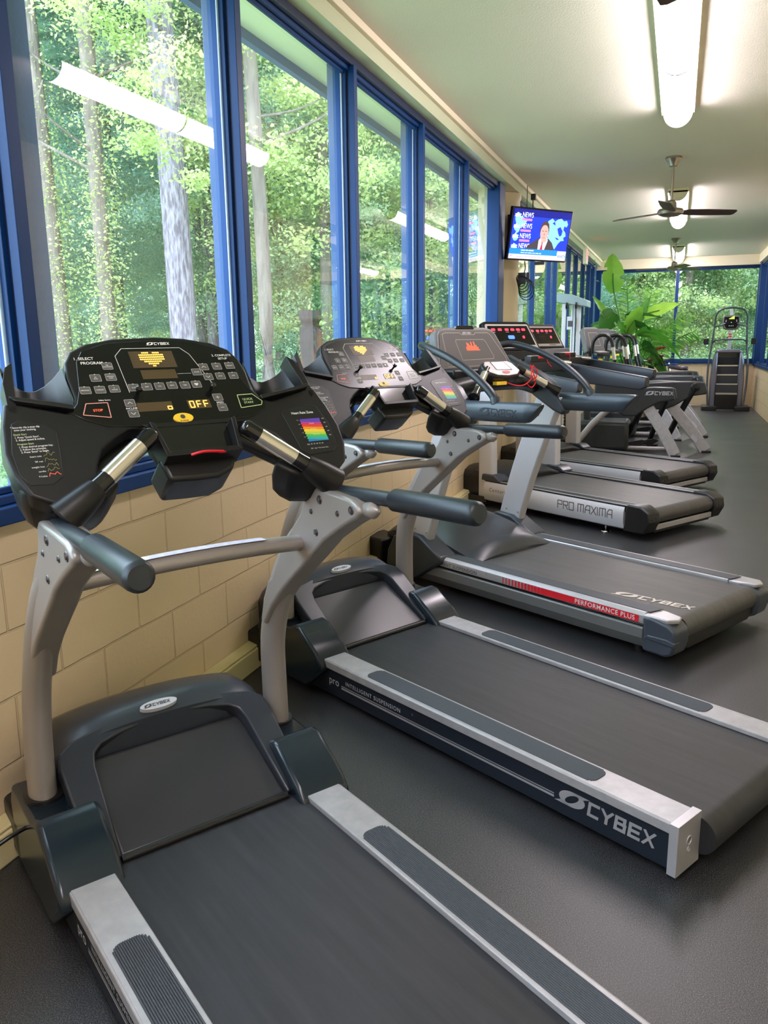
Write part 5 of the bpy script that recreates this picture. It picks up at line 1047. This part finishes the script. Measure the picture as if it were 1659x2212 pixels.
def broad_plant():
    e=empty('potted_plant',(-.92,16.9,0),0,'large potted plant with huge paddle-shaped banana-like leaves, before the far windows','potted plant'); pot(e,.26,.40)
    def P(x,y,z): return Vector((x+.92,y-16.9,z))
    S=[ # tip-side data: base of blade, direction, length, half width, droop, material, roll, fold
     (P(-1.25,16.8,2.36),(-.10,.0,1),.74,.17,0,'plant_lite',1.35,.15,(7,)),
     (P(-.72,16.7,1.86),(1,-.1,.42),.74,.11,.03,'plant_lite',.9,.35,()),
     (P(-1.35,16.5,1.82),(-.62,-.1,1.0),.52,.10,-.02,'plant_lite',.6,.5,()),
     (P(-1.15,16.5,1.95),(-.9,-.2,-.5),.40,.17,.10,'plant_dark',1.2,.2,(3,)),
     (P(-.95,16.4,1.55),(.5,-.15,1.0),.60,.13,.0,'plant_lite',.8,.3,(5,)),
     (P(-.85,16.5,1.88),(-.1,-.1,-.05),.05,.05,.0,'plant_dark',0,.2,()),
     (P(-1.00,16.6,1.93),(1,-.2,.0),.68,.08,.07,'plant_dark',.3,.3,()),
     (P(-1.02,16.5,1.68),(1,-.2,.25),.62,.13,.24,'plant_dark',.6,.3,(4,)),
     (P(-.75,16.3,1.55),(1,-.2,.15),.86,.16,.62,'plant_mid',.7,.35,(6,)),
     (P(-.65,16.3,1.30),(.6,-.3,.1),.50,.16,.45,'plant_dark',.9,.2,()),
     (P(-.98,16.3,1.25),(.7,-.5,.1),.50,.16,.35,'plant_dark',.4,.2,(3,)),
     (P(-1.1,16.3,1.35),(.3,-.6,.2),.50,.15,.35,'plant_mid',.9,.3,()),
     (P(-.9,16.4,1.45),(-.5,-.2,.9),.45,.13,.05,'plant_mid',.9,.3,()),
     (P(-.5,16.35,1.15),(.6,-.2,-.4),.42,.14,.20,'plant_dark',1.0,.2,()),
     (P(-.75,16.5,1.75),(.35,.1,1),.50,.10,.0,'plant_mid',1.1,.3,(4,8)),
    ]
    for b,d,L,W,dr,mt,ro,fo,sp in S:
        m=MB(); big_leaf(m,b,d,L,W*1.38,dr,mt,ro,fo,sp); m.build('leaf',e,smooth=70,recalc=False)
    m=MB(); 
    for b,d,L,*r_ in S: m.tube([(0,0,.36),(b.x*.35,b.y*.4,.36+(b.z-.36)*.55),tuple(b),tuple(b+Vector(d).normalized()*L*.5)],.011,'plant_mid',seg=6,smooth=3)
    m.build('stems',e)
def palm():
    e=empty('potted_palm',(-.85,17.8,0),0,'feathery potted palm with thin arching fronds, behind the broad-leaved plant','potted palm'); pot(e,.24,.38)
    rnd=random.Random(3)
    F=[((-.1,0,1),2.3,.0,.1),((.35,0,1),1.9,.9,.15),((.25,-.1,1),1.9,.9,.3),((-.35,0,1),1.8,.35,.2),((-.5,-.1,1),1.6,.5,.3),((.1,-.1,1),2.2,.15,.1),((.2,-.2,1),1.7,.5,.3),((-.15,-.2,1),1.5,.4,.3),((-.5,0,.9),1.0,.2,.3),((.55,.1,1),1.9,.6,.4)]
    for i,(d,L,cv,dr) in enumerate(F):
        d=Vector(d).normalized(); m=MB(); pts=[]
        for k in range(13):
            t=k/12; pts.append(Vector((0,0,.36))+d*L*t*1.0+Vector((cv*.45*t**3*(1 if d.x>0 else -1),0,-dr*t**3)))
        m.tube(pts,[.012]*12+[.003],'plant_mid',seg=5)
        for k in range(44):
            t=.38+.62*k/44; q=t*12; j=min(int(q),11); p=pts[j].lerp(pts[j+1],q-j); tn=(pts[j+1]-pts[j]).normalized(); sg=1 if k%2 else -1
            sd_=tn.cross(Vector((0,1,0))).normalized()*sg; l=.30*math.sin(math.pi*(t-.2))**.5*rnd.uniform(.7,1.1); dd=(sd_*.8+tn*.7+Vector((0,rnd.uniform(-.5,.5),-.1))).normalized(); w_=tn*.009
            m.add([p-w_,p+w_,p+dd*l*.6+w_*.8-Vector((0,0,.02)),p+dd*l-Vector((0,0,.07))],[(0,1,2,3)],'plant_mid' if k%3 else 'plant_lite')
        m.build('frond',e,recalc=False,smooth=70)
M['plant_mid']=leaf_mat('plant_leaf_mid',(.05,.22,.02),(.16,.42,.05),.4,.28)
broad_plant(); palm()
def flower():
    e=empty('flowering_plant',(-.42,16.2,0),0,'low plant with red and pink blooms between the ellipticals and the big leaves','flowering plant'); pot(e,.18,.30); rnd=random.Random(9)
    m=MB()
    for i in range(14):
        a=rnd.uniform(0,6.28); big_leaf(m,(0,0,.5+rnd.uniform(0,.5)),(math.cos(a),math.sin(a),.8),.35,.07,.1,'plant_dark',.2,.3,(),n=6)
    m.build('foliage',e,recalc=False,smooth=70)
    MB().tube([(0,0,.28),(.02,0,.7),(0,0,1.0)],.012,'plant_mid',seg=6).build('stem',e)
    for i in range(6):
        a=rnd.uniform(0,6.28); r=rnd.uniform(.05,.30); z=rnd.uniform(.95,1.32); m=MB()
        for k in range(5): t=R(72*k); big_leaf(m,(r*math.cos(a),r*math.sin(a)*.4,z),(math.cos(t),math.sin(t),.7),.07,.028,.0,'bloom',.1,.2,(),n=4)
        m.build('bloom',e,recalc=False,smooth=70)
defm('bloom',(.75,.05,.08),.5); flower()
# ---------------- power lead at lower left ----------------
pc_=(MB().tube([(-1.86+.10,1.15,.03),(-1.70,1.30,.10),(-1.62,1.42,.20),(-1.565,1.56,.215),(-1.52,1.66,.20)],.006,'gloss_black',smooth=5).build('power_cord'))
pc_.parent=t1; pc_.matrix_parent_inverse=(Matrix.Translation(t1.location)@Matrix.Rotation(a1,4,'Z')).inverted()
